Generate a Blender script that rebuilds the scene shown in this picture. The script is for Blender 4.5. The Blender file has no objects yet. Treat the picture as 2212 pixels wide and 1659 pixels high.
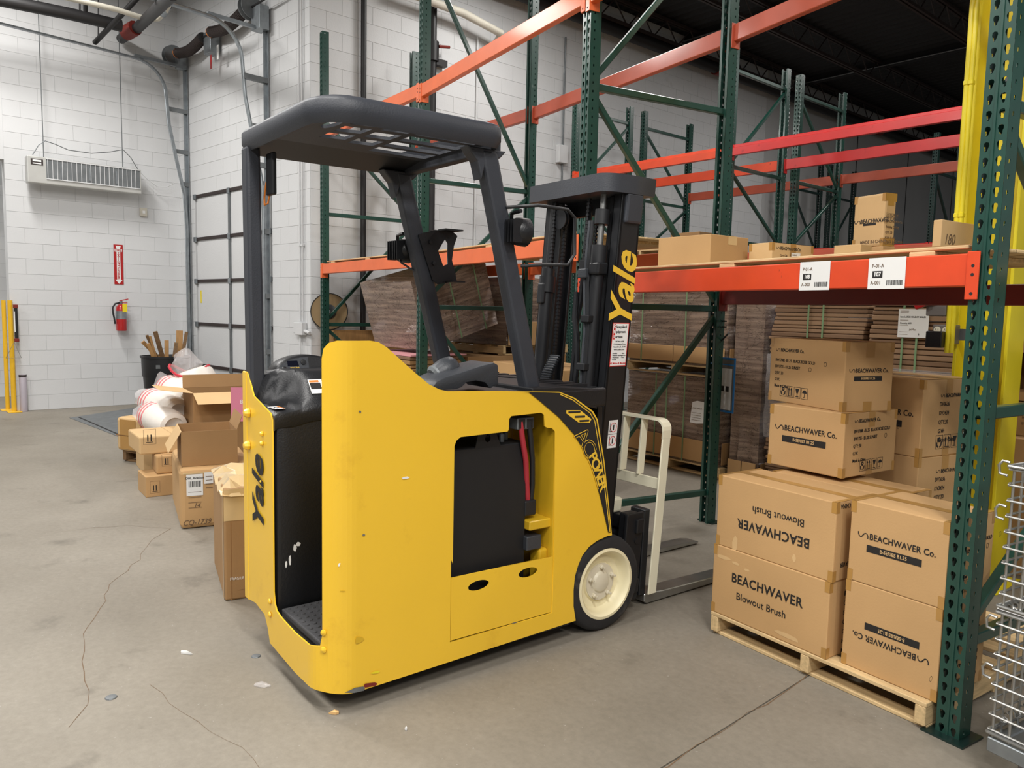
import bpy, bmesh, math, random
from mathutils import Vector, Matrix
random.seed(7)
scene = bpy.context.scene
COL = scene.collection

# ------------------------------------------------------------------ camera
FPX, CX, CY, CAMH = 1661.0, 1106.0, 829.5, 1.48
_dn = Vector((735-CX, 17470.0, FPX)).normalized()          # straight down, seen from the camera
def _hy(x): return CY-(_dn.x*(x-CX)+_dn.z*FPX)/_dn.y
_Y = Vector((3040-CX, _hy(3040)-CY, FPX)).normalized()     # along the long walls
_Z = -_dn
_X = _Y.cross(_Z)
EYE = Vector((0, 0, CAMH))
def c2w(v): return Vector((_X.dot(v), _Y.dot(v), _Z.dot(v)))
cam_d = bpy.data.cameras.new('camera'); cam = bpy.data.objects.new('camera', cam_d); COL.objects.link(cam)
cam_d.sensor_fit = 'HORIZONTAL'; cam_d.sensor_width = 36.0; cam_d.lens = 36.0*FPX/2212.0
cam_d.clip_start = 0.05; cam_d.clip_end = 120
r_, u_, b_ = c2w(Vector((1,0,0))), c2w(Vector((0,-1,0))), c2w(Vector((0,0,-1)))
cam.matrix_world = Matrix(((r_.x,u_.x,b_.x,EYE.x),(r_.y,u_.y,b_.y,EYE.y),(r_.z,u_.z,b_.z,EYE.z),(0,0,0,1)))
scene.camera = cam
# survey helpers: a sight line of the camera cut with a real plane of the place
def ray(x, y): return c2w(Vector((x-CX, y-CY, FPX))).normalized()
def G(x, y, z=0.0):
    d = ray(x, y); return EYE+d*((z-CAMH)/d.z)
def PL(x, y, p, n):
    d = ray(x, y); return EYE+d*((Vector(p)-EYE).dot(Vector(n))/d.dot(Vector(n)))
def PX(x, y, X): return PL(x, y, (X,0,0), (1,0,0))
def PY(x, y, Y): return PL(x, y, (0,Y,0), (0,1,0))

# ------------------------------------------------------------------ light
scene.view_settings.view_transform = 'Standard'; scene.view_settings.look = 'None'
scene.view_settings.gamma = 1.0; scene.view_settings.use_curve_mapping = False
scene.view_settings.exposure = 0.45
W = bpy.data.worlds.new('hall_air'); scene.world = W; W.use_nodes = True
W.node_tree.nodes['Background'].inputs[0].default_value = (0.93, 0.96, 1.0, 1)
W.node_tree.nodes['Background'].inputs[1].default_value = 0.2
def lamp(x, y, z, p, sx=1.3, sy=0.5, c=(1.0, 0.975, 0.94)):
    l = bpy.data.lights.new('bay_and_fill_light', 'AREA'); l.shape = 'RECTANGLE'; l.size = sx; l.size_y = sy
    l.energy = p; l.color = c
    o = bpy.data.objects.new('bay_and_fill_light', l); COL.objects.link(o); o.location = (x, y, z); return o
for x, y, p in ((-9.9, 1.2, 120), (-6.3, 0.4, 115), (-2.6, 0.0, 105), (1.2, 0.3, 150), (4.2, 0.3, 150), (-6.3, -3.4, 110), (-2.6, -3.4, 120), (1.2, -3.4, 150), (4.2, -3.4, 120),  # rightmost lamps are unseen extras, added to brighten the forklift's right flank
                (-6.6, 6.3, 60), (-3.4, 6.3, 70), (0.4, 6.3, 70), (-4.5, 12.0, 70), (-0.8, 12.0, 70), (-13.2, -1.0, 130)):  # last lamp is an unseen fill, added to lighten the next room's wall
    lamp(x, y, 5.75, p)

# ------------------------------------------------------------------ materials
MAT = {}
def _nt(name):
    m = bpy.data.materials.new(name); m.use_nodes = True; MAT[name] = m
    return m, m.node_tree, m.node_tree.nodes['Principled BSDF']
def _n(t, kind, **kw):
    n = t.nodes.new(kind)
    for k, v in kw.items(): setattr(n, k, v)
    return n
def paint(name, col, rough=0.5, metal=0.0, var=0.06, scale=6.0, bump=0.0, bscale=80.0, dirt=None, dscale=3.0, dlo=0.62, dhi=0.72, coat=0.0, stretch=None, spec=None):
    """painted / plastic / card surface: base colour, slow tone variation, fine relief, optional worn patches of another colour"""
    m, t, b = _nt(name); L = t.links
    tc = _n(t, 'ShaderNodeTexCoord'); src = tc.outputs['Object']
    if stretch:
        mp = _n(t, 'ShaderNodeMapping'); mp.inputs['Scale'].default_value = stretch; L.new(src, mp.inputs[0]); src = mp.outputs[0]
    nz = _n(t, 'ShaderNodeTexNoise'); nz.inputs['Scale'].default_value = scale; nz.inputs['Detail'].default_value = 5; L.new(src, nz.inputs['Vector'])
    mr = _n(t, 'ShaderNodeMapRange'); mr.inputs[1].default_value = .3; mr.inputs[2].default_value = .7; mr.inputs[3].default_value = 1-var; mr.inputs[4].default_value = 1+var
    L.new(nz.outputs[0], mr.inputs[0])
    mx = _n(t, 'ShaderNodeVectorMath', operation='SCALE'); mx.inputs[0].default_value = col[:3]; L.new(mr.outputs[0], mx.inputs['Scale'])
    out = mx.outputs[0]
    if dirt:
        n2 = _n(t, 'ShaderNodeTexNoise'); n2.inputs['Scale'].default_value = dscale; n2.inputs['Detail'].default_value = 8; n2.inputs['Roughness'].default_value = .65; L.new(src, n2.inputs['Vector'])
        m2 = _n(t, 'ShaderNodeMapRange'); m2.inputs[1].default_value = dlo; m2.inputs[2].default_value = dhi; L.new(n2.outputs[0], m2.inputs[0])
        mm = _n(t, 'ShaderNodeMix', data_type='RGBA'); mm.inputs[7].default_value = (*dirt, 1); L.new(m2.outputs[0], mm.inputs[0]); L.new(out, mm.inputs[6]); out = mm.outputs[2]
    L.new(out, b.inputs['Base Color'])
    b.inputs['Roughness'].default_value = rough; b.inputs['Metallic'].default_value = metal
    if coat: b.inputs['Coat Weight'].default_value = coat; b.inputs['Coat Roughness'].default_value = .12
    if spec is not None: b.inputs['Specular IOR Level'].default_value = spec
    if bump:
        n3 = _n(t, 'ShaderNodeTexNoise'); n3.inputs['Scale'].default_value = bscale; n3.inputs['Detail'].default_value = 3; L.new(src, n3.inputs['Vector'])
        bp = _n(t, 'ShaderNodeBump'); bp.inputs['Strength'].default_value = bump; bp.inputs['Distance'].default_value = .004; L.new(n3.outputs[0], bp.inputs['Height']); L.new(bp.outputs[0], b.inputs['Normal'])
    return m
def S(r, g, b):
    f = lambda c: (c/255/12.92) if c/255 <= .04045 else ((c/255+.055)/1.055)**2.4
    return (f(r), f(g), f(b))
paint('wall_white', S(212,213,214), .62, var=.035, scale=1.1, bump=.35, bscale=45, dirt=S(150,148,142), dscale=2.2, dlo=.66, dhi=.86)
paint('mortar_white', S(196,197,198), .8, var=.03, scale=2)
paint('wall_far', S(190,190,190), .75, var=.05, scale=.8)
paint('steel_green', S(26,66,56), .34, var=.12, scale=9, coat=.25, dirt=S(86,104,98), dscale=14, dlo=.70, dhi=.74)
paint('steel_green_dark', S(16,40,36), .38, var=.12, scale=9, coat=.2)
paint('beam_orange', S(232,112,62), .42, var=.07, scale=5, coat=.15, dirt=S(205,165,140), dscale=26, dlo=.70, dhi=.73)
paint('beam_red_orange', S(216,72,34), .42, var=.09, scale=5, coat=.15, dirt=S(120,48,34), dscale=18, dlo=.66, dhi=.74)
paint('beam_red', S(196,44,42), .33, var=.07, scale=5, coat=.35, dirt=S(140,28,30), dscale=8, dlo=.64, dhi=.75)
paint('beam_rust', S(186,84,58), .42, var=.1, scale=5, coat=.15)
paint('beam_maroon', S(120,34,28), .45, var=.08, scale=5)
paint('deck_black', S(30,31,34), .7, var=.15, scale=3)
paint('joist_brown', S(50,40,38), .6, var=.12, scale=3)
paint('pipe_black', S(30,29,30), .5, var=.15, scale=6)
paint('pipe_red', S(120,40,32), .5)
paint('heater_metal', S(196,196,192), .4, metal=.35, var=.06, scale=5)
paint('pipe_cream', S(205,200,186), .55, var=.06)
paint('galvanised', S(150,156,160), .38, metal=.75, var=.14, scale=14)
paint('galvanised_dull', S(120,124,126), .5, metal=.5, var=.14, scale=10)
paint('steel_plain', S(168,168,165), .3, metal=.85, var=.1, scale=10)
paint('wood_pale', S(206,178,132), .75, var=.18, scale=5, stretch=(1.5,14,14), bump=.3, bscale=30)
paint('wood_pale_y', S(206,178,132), .75, var=.18, scale=5, stretch=(14,1.5,14), bump=.3, bscale=30)
paint('wood_dark', S(120,92,62), .8, var=.2, scale=5, stretch=(1.5,12,12))
paint('plywood', S(176,134,84), .7, var=.16, scale=3.5, stretch=(9,9,1.6), bump=.2, bscale=30)
paint('card', S(190,152,104), .78, var=.05, scale=3, bump=.12, bscale=120)
paint('card_dark', S(160,124,82), .8, var=.07, scale=3, bump=.12, bscale=120)
paint('card_light', S(206,172,124), .78, var=.05, scale=3, bump=.12, bscale=120)
paint('card_edge', S(150,110,68), .85, var=.1, scale=20)
paint('tape', S(172,130,70), .3, var=.06, scale=8, coat=.35)
paint('tape_clear', S(214,186,138), .22, var=.06, scale=8, coat=.6)
paint('ink', S(30,28,28), .7, var=.02)
paint('ink_grey', S(110,88,66), .8, var=.02)
paint('paper', S(228,228,226), .65, var=.02, scale=4)
paint('yellow_fork', S(240,194,50), .36, var=.02, scale=2.0, coat=.3, dirt=S(226,178,44), dscale=5, dlo=.60, dhi=.75)
paint('yellow_inner', S(214,172,36), .45, var=.08, scale=4, coat=.15)
paint('yellow_letter', S(240,196,60), .5, var=.01)
paint('fork_black', S(28,29,32), .42, var=.1, scale=6)
paint('guard_grey', S(52,55,62), .5, var=.06, scale=6, bump=.2, bscale=160)
paint('plastic_black', S(24,25,28), .4, var=.1, scale=5, bump=.25, bscale=130)
paint('plastic_grey', S(58,61,66), .42, var=.06, scale=5, bump=.25, bscale=130)
paint('rubber', S(34,34,36), .75, var=.25, scale=9, dirt=S(84,80,76), dscale=7, dlo=.56, dhi=.72)
paint('mat_rubber', S(62,62,64), .7, var=.1, scale=9)
paint('cream_paint', S(232,226,200), .4, var=.04, scale=4, coat=.2, dirt=S(190,182,160), dscale=9, dlo=.66, dhi=.75)
paint('hub_cream', S(218,210,188), .42, var=.05, scale=5)
paint('hub_rim', S(238,228,190), .4, var=.05, scale=5)
paint('battery_black', S(20,20,22), .6, var=.1, scale=5, dirt=S(90,90,90), dscale=13, dlo=.76, dhi=.79)
paint('cable_red', S(170,44,56), .45)
paint('label_white', S(236,236,234), .5, var=.01)
paint('label_red', S(200,44,40), .5, var=.01)
paint('label_orange', S(222,130,50), .5, var=.01)
paint('label_yellow', S(236,214,40), .5, var=.02)
paint('label_blue', S(44,126,196), .4, var=.02)
paint('label_pink', S(214,130,156), .6, var=.03)
paint('fire_red', S(176,30,32), .3, var=.05, coat=.4)
paint('bag_white', S(232,226,218), .45, var=.05, scale=9, bump=.5, bscale=14)
paint('bag_pink', S(222,120,124), .45, var=.1, scale=9)
paint('bag_red', S(196,52,66), .45, var=.05)
paint('column_yellow', S(232,214,36), .42, var=.06, scale=4, coat=.2)
paint('post_yellow', S(232,182,34), .42, var=.06, scale=4, coat=.2)
paint('spool_brown', S(140,116,80), .7, var=.06, scale=4)
paint('foam_pink', S(226,160,164), .7, var=.05)
paint('flat_card', S(150,120,92), .82, var=.08, scale=4, bump=.3, bscale=60)
paint('flat_card_b', S(128,100,76), .85, var=.08, scale=4)
paint('strap_green', S(120,150,110), .4, var=.05)
paint('grey_stub', S(176,168,176), .5, var=.05)
paint('chip_wood', S(222,178,118), .8)
paint('glass_dark', S(20,22,34), .15, var=.02)
paint('box_grey', S(112,108,104), .5, var=.08)

def concrete():
    m, t, b = _nt('concrete'); L = t.links
    tc = _n(t, 'ShaderNodeTexCoord'); src = tc.outputs['Object']
    cr = None
    def noise(s, d, r=.6):
        n = _n(t, 'ShaderNodeTexNoise'); n.inputs['Scale'].default_value = s; n.inputs['Detail'].default_value = d; n.inputs['Roughness'].default_value = r
        L.new(src, n.inputs['Vector']); return n.outputs[0]
    def ramp(f, a, ca, bb, cb):
        r = _n(t, 'ShaderNodeValToRGB'); r.color_ramp.elements[0].position = a; r.color_ramp.elements[0].color = (*ca, 1)
        r.color_ramp.elements[1].position = bb; r.color_ramp.elements[1].color = (*cb, 1); L.new(f, r.inputs[0]); return r.outputs[0]
    base = ramp(noise(.7, 6), .32, S(124,117,105), .70, S(146,139,127))
    def mix(kind, fac, a, bcol):
        k = _n(t, 'ShaderNodeMix', data_type='RGBA', blend_type=kind)
        if isinstance(fac, float): k.inputs[0].default_value = fac
        else: L.new(fac, k.inputs[0])
        L.new(a, k.inputs[6])
        if isinstance(bcol, tuple): k.inputs[7].default_value = (*bcol, 1)
        else: L.new(bcol, k.inputs[7])
        return k.outputs[2]
    fine = ramp(noise(34, 6, .7), .3, (.86,.86,.86), .7, (1.08,1.08,1.08))
    c = mix('MULTIPLY', 1.0, base, fine)
    blot = ramp(noise(2.6, 8, .62), .60, (0,0,0), .76, (1,1,1))
    c = mix('MIX', blot, c, S(100,94,84))
    spk = ramp(noise(60, 2, .5), .72, (0,0,0), .76, (1,1,1))
    c = mix('MIX', spk, c, S(160,156,148))
    L.new(c, b.inputs['Base Color'])
    rr = _n(t, 'ShaderNodeMapRange'); rr.inputs[3].default_value = .46; rr.inputs[4].default_value = .72; L.new(noise(3.0, 6), rr.inputs[0]); L.new(rr.outputs[0], b.inputs['Roughness'])
    bp = _n(t, 'ShaderNodeBump'); bp.inputs['Strength'].default_value = .12; bp.inputs['Distance'].default_value = .004; L.new(noise(120, 4), bp.inputs['Height']); L.new(bp.outputs[0], b.inputs['Normal'])
concrete()

def film():
    """stretch film over brown goods: milky, creased, with sharp glints"""
    m, t, b = _nt('stretch_film'); L = t.links
    tc = _n(t, 'ShaderNodeTexCoord'); mp = _n(t, 'ShaderNodeMapping'); mp.inputs['Scale'].default_value = (1, 1, 2.6); mp.inputs['Rotation'].default_value = (.25, .3, 0); L.new(tc.outputs['Object'], mp.inputs[0])
    def nz(sc_, det, rough, dist=0.0):
        n = _n(t, 'ShaderNodeTexNoise'); n.inputs['Scale'].default_value = sc_; n.inputs['Detail'].default_value = det; n.inputs['Roughness'].default_value = rough; n.inputs['Distortion'].default_value = dist; L.new(mp.outputs[0], n.inputs['Vector']); return n.outputs[0]
    big, fine = nz(5, 3, .5, 1.2), nz(22, 4, .6, 1.5)
    b1 = _n(t, 'ShaderNodeBump'); b1.inputs['Strength'].default_value = 1.0; b1.inputs['Distance'].default_value = .16; L.new(big, b1.inputs['Height'])
    b2 = _n(t, 'ShaderNodeBump'); b2.inputs['Strength'].default_value = 1.0; b2.inputs['Distance'].default_value = .055; L.new(fine, b2.inputs['Height']); L.new(b1.outputs[0], b2.inputs['Normal'])
    mp2 = _n(t, 'ShaderNodeMapping'); mp2.inputs['Scale'].default_value = (.8, .8, 16); L.new(tc.outputs['Object'], mp2.inputs[0])
    lay = _n(t, 'ShaderNodeTexNoise'); lay.inputs['Scale'].default_value = 2.2; lay.inputs['Detail'].default_value = 3; L.new(mp2.outputs[0], lay.inputs['Vector'])
    r = _n(t, 'ShaderNodeValToRGB'); r.color_ramp.elements[0].position = .36; r.color_ramp.elements[0].color = (*S(100,80,66), 1); r.color_ramp.elements[1].position = .66; r.color_ramp.elements[1].color = (*S(152,130,112), 1)
    L.new(lay.outputs[0], r.inputs[0]); L.new(r.outputs[0], b.inputs['Base Color'])
    b.inputs['Roughness'].default_value = .55; b.inputs['Coat Weight'].default_value = 1.0; b.inputs['Coat Roughness'].default_value = .07; b.inputs['Coat IOR'].default_value = 1.8
    L.new(b2.outputs[0], b.inputs['Coat Normal'])
    m, t, b = _nt('clear_film'); L = t.links
    tc = _n(t, 'ShaderNodeTexCoord')
    n = _n(t, 'ShaderNodeTexNoise'); n.inputs['Scale'].default_value = 14; n.inputs['Detail'].default_value = 6; L.new(tc.outputs['Object'], n.inputs['Vector'])
    bp = _n(t, 'ShaderNodeBump'); bp.inputs['Strength'].default_value = .8; bp.inputs['Distance'].default_value = .02; L.new(n.outputs[0], bp.inputs['Height']); L.new(bp.outputs[0], b.inputs['Normal'])
    b.inputs['Base Color'].default_value = (*S(226,222,222), 1); b.inputs['Roughness'].default_value = .15; b.inputs['Alpha'].default_value = .3
film()

# ------------------------------------------------------------------ mesh helpers
class MB:
    def __init__(s): s.v = []; s.f = []
    def add(s, vs, fs):
        o = len(s.v); s.v += [Vector(v) for v in vs]; s.f += [tuple(i+o for i in f) for f in fs]; return s
    def box(s, x0, x1, y0, y1, z0, z1):
        return s.add([(x0,y0,z0),(x1,y0,z0),(x1,y1,z0),(x0,y1,z0),(x0,y0,z1),(x1,y0,z1),(x1,y1,z1),(x0,y1,z1)],
                     [(0,3,2,1),(4,5,6,7),(0,1,5,4),(1,2,6,5),(2,3,7,6),(3,0,4,7)])
    def bar(s, p, q, w, h, up=(0,0,1)):
        p, q = Vector(p), Vector(q); d = (q-p).normalized(); up = Vector(up)
        if abs(d.dot(up)) > .99: up = Vector((0,1,0))
        a = d.cross(up).normalized(); b = a.cross(d).normalized()
        vs = []
        for c in (p, q):
            for i, j in ((-1,-1),(1,-1),(1,1),(-1,1)): vs.append(c+a*(w/2*i)+b*(h/2*j))
        return s.add(vs, [(0,1,2,3),(7,6,5,4),(0,4,5,1),(1,5,6,2),(2,6,7,3),(3,7,4,0)])
    def tube(s, pts, r, n=8, closed=False, caps=True):
        pts = [Vector(p) for p in pts]; m = len(pts); rs = r if isinstance(r, (list, tuple)) else [r]*m
        o = len(s.v); prev = None
        for i, p in enumerate(pts):
            a = pts[(i-1) % m] if (i > 0 or closed) else p; b = pts[(i+1) % m] if (i < m-1 or closed) else p
            d = (b-a).normalized()
            if prev is None:
                up = Vector((0,0,1)) if abs(d.z) < .9 else Vector((1,0,0)); x = d.cross(up).normalized()
            else:
                x = (prev-d*prev.dot(d)).normalized()
            prev = x; y = d.cross(x)
            for k in range(n):
                t = 2*math.pi*k/n; s.v.append(p+(x*math.cos(t)+y*math.sin(t))*rs[i])
        for i in range(m if closed else m-1):
            for k in range(n):
                a = o+i*n+k; b = o+i*n+(k+1) % n; c = o+((i+1) % m)*n+(k+1) % n; d = o+((i+1) % m)*n+k
                s.f.append((a,b,c,d))
        if caps and not closed:
            s.f.append(tuple(o+k for k in range(n))[::-1]); s.f.append(tuple(o+(m-1)*n+k for k in range(n)))
        return s
    def lathe(s, prof, n=24, c=(0,0,0), axis=(0,0,1), caps=(1,1)):
        """prof = [(radius, height)]; a zero radius closes"""
        c = Vector(c); ax = Vector(axis).normalized(); up = Vector((1,0,0)) if abs(ax.x) < .9 else Vector((0,1,0))
        x = ax.cross(up).normalized(); y = ax.cross(x); o = len(s.v)
        for r, h in prof:
            for k in range(n):
                t = 2*math.pi*k/n; s.v.append(c+ax*h+(x*math.cos(t)+y*math.sin(t))*r)
        for i in range(len(prof)-1):
            for k in range(n):
                s.f.append((o+i*n+k, o+i*n+(k+1) % n, o+(i+1)*n+(k+1) % n, o+(i+1)*n+k))
        if caps[0]: s.f.append(tuple(o+k for k in range(n))[::-1])
        if caps[1]: s.f.append(tuple(o+(len(prof)-1)*n+k for k in range(n)))
        return s
    def prism(s, poly, fa, fb):
        """poly 2D; fa / fb map (u,v) to the two end caps"""
        n = len(poly); o = len(s.v)
        s.v += [Vector(fa(*p)) for p in poly]+[Vector(fb(*p)) for p in poly]
        s.f.append(tuple(o+i for i in range(n))[::-1]); s.f.append(tuple(o+n+i for i in range(n)))
        for i in range(n): s.f.append((o+i, o+(i+1) % n, o+n+(i+1) % n, o+n+i))
        return s
    def mesh(s, name, mat, bevel=0, smooth=False, seg=2, angle=35):
        me = bpy.data.meshes.new(name); me.from_pydata([tuple(v) for v in s.v], [], s.f)
        fin(me, mat, bevel, smooth, seg, angle); return me
    def build(s, name, mat, parent=None, bevel=0, smooth=False, seg=2, angle=35):
        return link(name, s.mesh(name, mat, bevel, smooth, seg, angle), parent)
def fin(me, mat, bevel=0, smooth=False, seg=2, angle=35):
    bm = bmesh.new(); bm.from_mesh(me)
    bmesh.ops.recalc_face_normals(bm, faces=bm.faces)
    if bevel:
        es = [e for e in bm.edges if len(e.link_faces) == 2 and e.calc_face_angle(0) > math.radians(angle)]
        bmesh.ops.bevel(bm, geom=es, offset=bevel, segments=seg, profile=.5, affect='EDGES', clamp_overlap=True)
    bm.to_mesh(me); bm.free()
    if smooth:
        me.polygons.foreach_set('use_smooth', [True]*len(me.polygons))
        try: me.set_sharp_from_angle(angle=math.radians(40))
        except Exception: pass
    if mat: me.materials.append(MAT[mat])
    me.update()
def link(name, me, parent=None, mw=None):
    o = bpy.data.objects.new(name, me); COL.objects.link(o)
    if parent: o.parent = parent
    if mw is not None: o.matrix_local = mw
    return o
def tag(o, label, cat, group=None):
    o['label'] = label; o['category'] = cat
    if group: o['group'] = group
    return o
def thing(name, label, cat, loc=(0,0,0), rz=0.0, group=None):
    o = bpy.data.objects.new(name, None); COL.objects.link(o); o.location = loc; o.rotation_euler = (0,0,rz); o.empty_display_size = .2
    return tag(o, label, cat, group)
def struct(o): o['kind'] = 'structure'; return o
def sub(name, mb, mat, parent, **kw): return mb.build(name, mat, parent, **kw)
def frame(o, x, y):
    """matrix with origin o, text direction x, up direction y"""
    o, x, y = Vector(o), Vector(x).normalized(), Vector(y); y = (y-x*y.dot(x)).normalized(); z = x.cross(y)
    return Matrix(((x.x,y.x,z.x,o.x),(x.y,y.y,z.y,o.y),(x.z,y.z,z.z,o.z),(0,0,0,1)))
_tc = {}
def text_mesh(s, size, mat, bold=0.0, shear=0.0, align='CENTER', spacing=1.0, ext=.0004):
    k = (s, size, mat, bold, shear, align, spacing)
    if k in _tc: return _tc[k]
    cu = bpy.data.curves.new('lettering', 'FONT'); cu.body = s; cu.size = size; cu.shear = shear; cu.offset = bold*size; cu.align_x = align; cu.align_y = 'CENTER'
    cu.space_character = spacing; cu.extrude = ext; cu.resolution_u = 3
    o = bpy.data.objects.new('lettering', cu); COL.objects.link(o)
    dg = bpy.context.evaluated_depsgraph_get(); me = bpy.data.meshes.new_from_object(o.evaluated_get(dg), depsgraph=dg)
    bpy.data.objects.remove(o); bpy.data.curves.remove(cu)
    me.materials.clear(); me.materials.append(MAT[mat]); me.name = 'lettering'; _tc[k] = me; return me
def text(s, size, mat, parent, o, x, y, sx=1.0, **kw):
    M = frame(o, x, y)
    if sx != 1.0: M = M @ Matrix.Diagonal((sx,1,1,1))
    return link('lettering', text_mesh(s, size, mat, **kw), parent, M)
def holed(outer, holes, thick, mat, name='plate', res=None):
    """flat plate in XY (z from -thick/2 to +thick/2) with real holes"""
    cu = bpy.data.curves.new(name, 'CURVE'); cu.dimensions = '2D'; cu.fill_mode = 'BOTH'; cu.extrude = thick/2
    for poly in [outer]+list(holes):
        sp = cu.splines.new('POLY'); sp.points.add(len(poly)-1); sp.use_cyclic_u = True
        for i, p in enumerate(poly): sp.points[i].co = (p[0], p[1], 0, 1)
    o = bpy.data.objects.new(name, cu); COL.objects.link(o)
    dg = bpy.context.evaluated_depsgraph_get(); me = bpy.data.meshes.new_from_object(o.evaluated_get(dg), depsgraph=dg)
    bpy.data.objects.remove(o); bpy.data.curves.remove(cu)
    me.materials.clear()
    if mat: me.materials.append(MAT[mat])
    me.name = name; return me
def arc(cx, cy, r, a0, a1, n=6, ry=None):
    ry = ry or r
    return [(cx+r*math.cos(math.radians(a0+(a1-a0)*i/n)), cy+ry*math.sin(math.radians(a0+(a1-a0)*i/n))) for i in range(n+1)]
def rrect(x0, y0, x1, y1, r, n=4):
    return arc(x1-r,y0+r,r,-90,0,n)+arc(x1-r,y1-r,r,0,90,n)+arc(x0+r,y1-r,r,90,180,n)+arc(x0+r,y0+r,r,180,270,n)
def remap(me, fn):
    for v in me.vertices: v.co = fn(*v.co)
    me.update(); return me
def copy_tree(o, parent=None):
    c = o.copy(); COL.objects.link(c); c.parent = parent
    for ch in o.children: copy_tree(ch, c)
    return c

# ================================================================== SETTING
XL, XB = -12.07, -8.45           # left wall, long back wall
DA, DB = Vector((XL, 3.83, 0)), Vector((XB, 4.144, 0))     # wall with the dock door runs between these
DU = (DB-DA).normalized(); DN = Vector((DU.y, -DU.x, 0))  # DN points into the room
HC = 6.2
# floor: slabs with real joints
floor = bpy.data.objects.new('floor', None); COL.objects.link(floor); struct(floor)
j0, j1 = G(1470, 1633), G(1735, 1467); jd = (j1-j0).normalized(); jn = Vector((-jd.y, jd.x, 0))
if jn.y < 0: jn = -jn
def slab(a, b):
    p = [j0+jd*t+jn*s for t, s in ((-30,a),(40,a),(40,b),(-30,b))]
    m = MB(); m.prism([(q.x,q.y) for q in p], lambda u,v:(u,v,-.12), lambda u,v:(u,v,0)); return m.build('slab', 'concrete', floor)
slab(.003, 26); slab(-30, -.003)
MB().box(-40,40,-40,40,-.14,-.125).build('subfloor', 'mortar_white', floor)
def crack(pts, w):
    m = MB(); P = []
    for a, b in zip(pts[:-1], pts[1:]):
        n = max(2, int((Vector(b)-Vector(a)).length/.09))
        for i in range(n): P.append(Vector(a).lerp(Vector(b), i/n)+Vector((random.uniform(-.012,.012), random.uniform(-.012,.012), 0)))
    P.append(Vector(pts[-1])); vs = []; fs = []
    for i, p in enumerate(P):
        d = (P[min(i+1,len(P)-1)]-P[max(i-1,0)]).normalized(); k = Vector((-d.y,d.x,0))*w*random.uniform(.4,1.2)
        vs += [p+k+Vector((0,0,.0008)), p-k+Vector((0,0,.0008))]
    fs = [(2*i,2*i+1,2*i+3,2*i+2) for i in range(len(P)-1)]
    return m.add(vs, fs).build('crack', 'ink_grey', floor)
crack([G(372,1142), G(330,1165), G(300,1210), G(240,1260), G(225,1300), G(185,1370), G(178,1450), G(192,1520), G(148,1572)], .0016)
crack([G(372,1142), G(280,1135), G(200,1140), G(120,1150)], .0011)
crack([G(330,1480), G(420,1560), G(520,1620), G(560,1659)], .0010)
crack([j0+jd*(-1.5), j0, j0.lerp(j1,.5), j1, j1+jd*1.4], .0022)

# block walls: every block its own piece, joints recessed
BW, BH, JT = 0.406, 0.2032, 0.0045
def block_wall(wall, o, u, n, length, height, limit=300, near=None, smin=0.0):
    """courses of blocks on the plane through o along u, proud along n by 1 cm; blocks nearest the eye become objects"""
    spots = []
    for c in range(int(height/BH)+1):
        z0 = c*BH; z1 = min(z0+BH, height)
        if z1-z0 < .03: continue
        s = -(BW/2 if c % 2 else 0)
        while s < length:
            a, b = max(s, 0), min(s+BW, length)
            if b-a > .02: spots.append((a, b, z0, z1))
            s += BW
    ang = math.atan2(u.y, u.x); shared = {}
    def key(t):
        p = o+u*((t[0]+t[1])/2)+Vector((0,0,t[2])); return (p-EYE).length
    vis = []
    for t in spots:
        p = o+u*((t[0]+t[1])/2)+Vector((0,0,(t[2]+t[3])/2)); c = Vector((_X.z*0,0,0)); d = p-EYE
        cc = Vector((d.x*_X.x+d.y*_Y.x+d.z*_Z.x, d.x*_X.y+d.y*_Y.y+d.z*_Z.y, d.x*_X.z+d.y*_Y.z+d.z*_Z.z))
        inside = cc.z > .5 and -60 < CX+FPX*cc.x/cc.z < 2270 and -60 < CY+FPX*cc.y/cc.z < 1720
        vis.append((0 if inside else 1, key(t), t))
    vis.sort(key=lambda q: (q[0], q[1]))
    rest = MB()
    R = Matrix.Rotation(ang, 4, 'Z')
    for i, (hid, k, (a, b, z0, z1)) in enumerate(vis):
        w, h = b-a-JT, z1-z0-JT; p = o+u*((a+b)/2)+Vector((0,0,(z0+z1)/2))
        if hid == 0 and i < limit:
            kk = (round(w,3), round(h,3))
            if kk not in shared:
                m = MB(); m.box(-w/2, w/2, -.0035, .0035, -h/2, h/2); shared[kk] = m.mesh('block', 'wall_white', bevel=.0012, seg=1)
            ob = link('block', shared[kk], wall, Matrix.Translation(p) @ R)
        else:
            q0 = o+u*(a+JT/2); q1 = o+u*(b-JT/2); off = n*.0035
            rest.add([q0+off+Vector((0,0,z0+JT/2)), q1+off+Vector((0,0,z0+JT/2)), q1+off+Vector((0,0,z1-JT/2)), q0+off+Vector((0,0,z1-JT/2)),
                      q0+Vector((0,0,z0+JT/2)), q1+Vector((0,0,z0+JT/2)), q1+Vector((0,0,z1-JT/2)), q0+Vector((0,0,z1-JT/2))],
                     [(0,1,2,3),(0,4,5,1),(1,5,6,2),(2,6,7,3),(3,7,4,0)])
    if rest.v:
        r = rest.build('blockwork', 'wall_white', wall); r['kind'] = 'stuff'
def wall_core(name, o, u, n, length, height, back=.2, mat='mortar_white'):
    w = MB(); p0, p1 = o, o+u*length
    w.prism([(p0.x,p0.y),(p1.x,p1.y),((p1-n*back).x,(p1-n*back).y),((p0-n*back).x,(p0-n*back).y)], lambda a,b:(a,b,0), lambda a,b:(a,b,height))
    return struct(w.build(name, mat))
YV = Vector((0,1,0)); XV = Vector((1,0,0))
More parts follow.
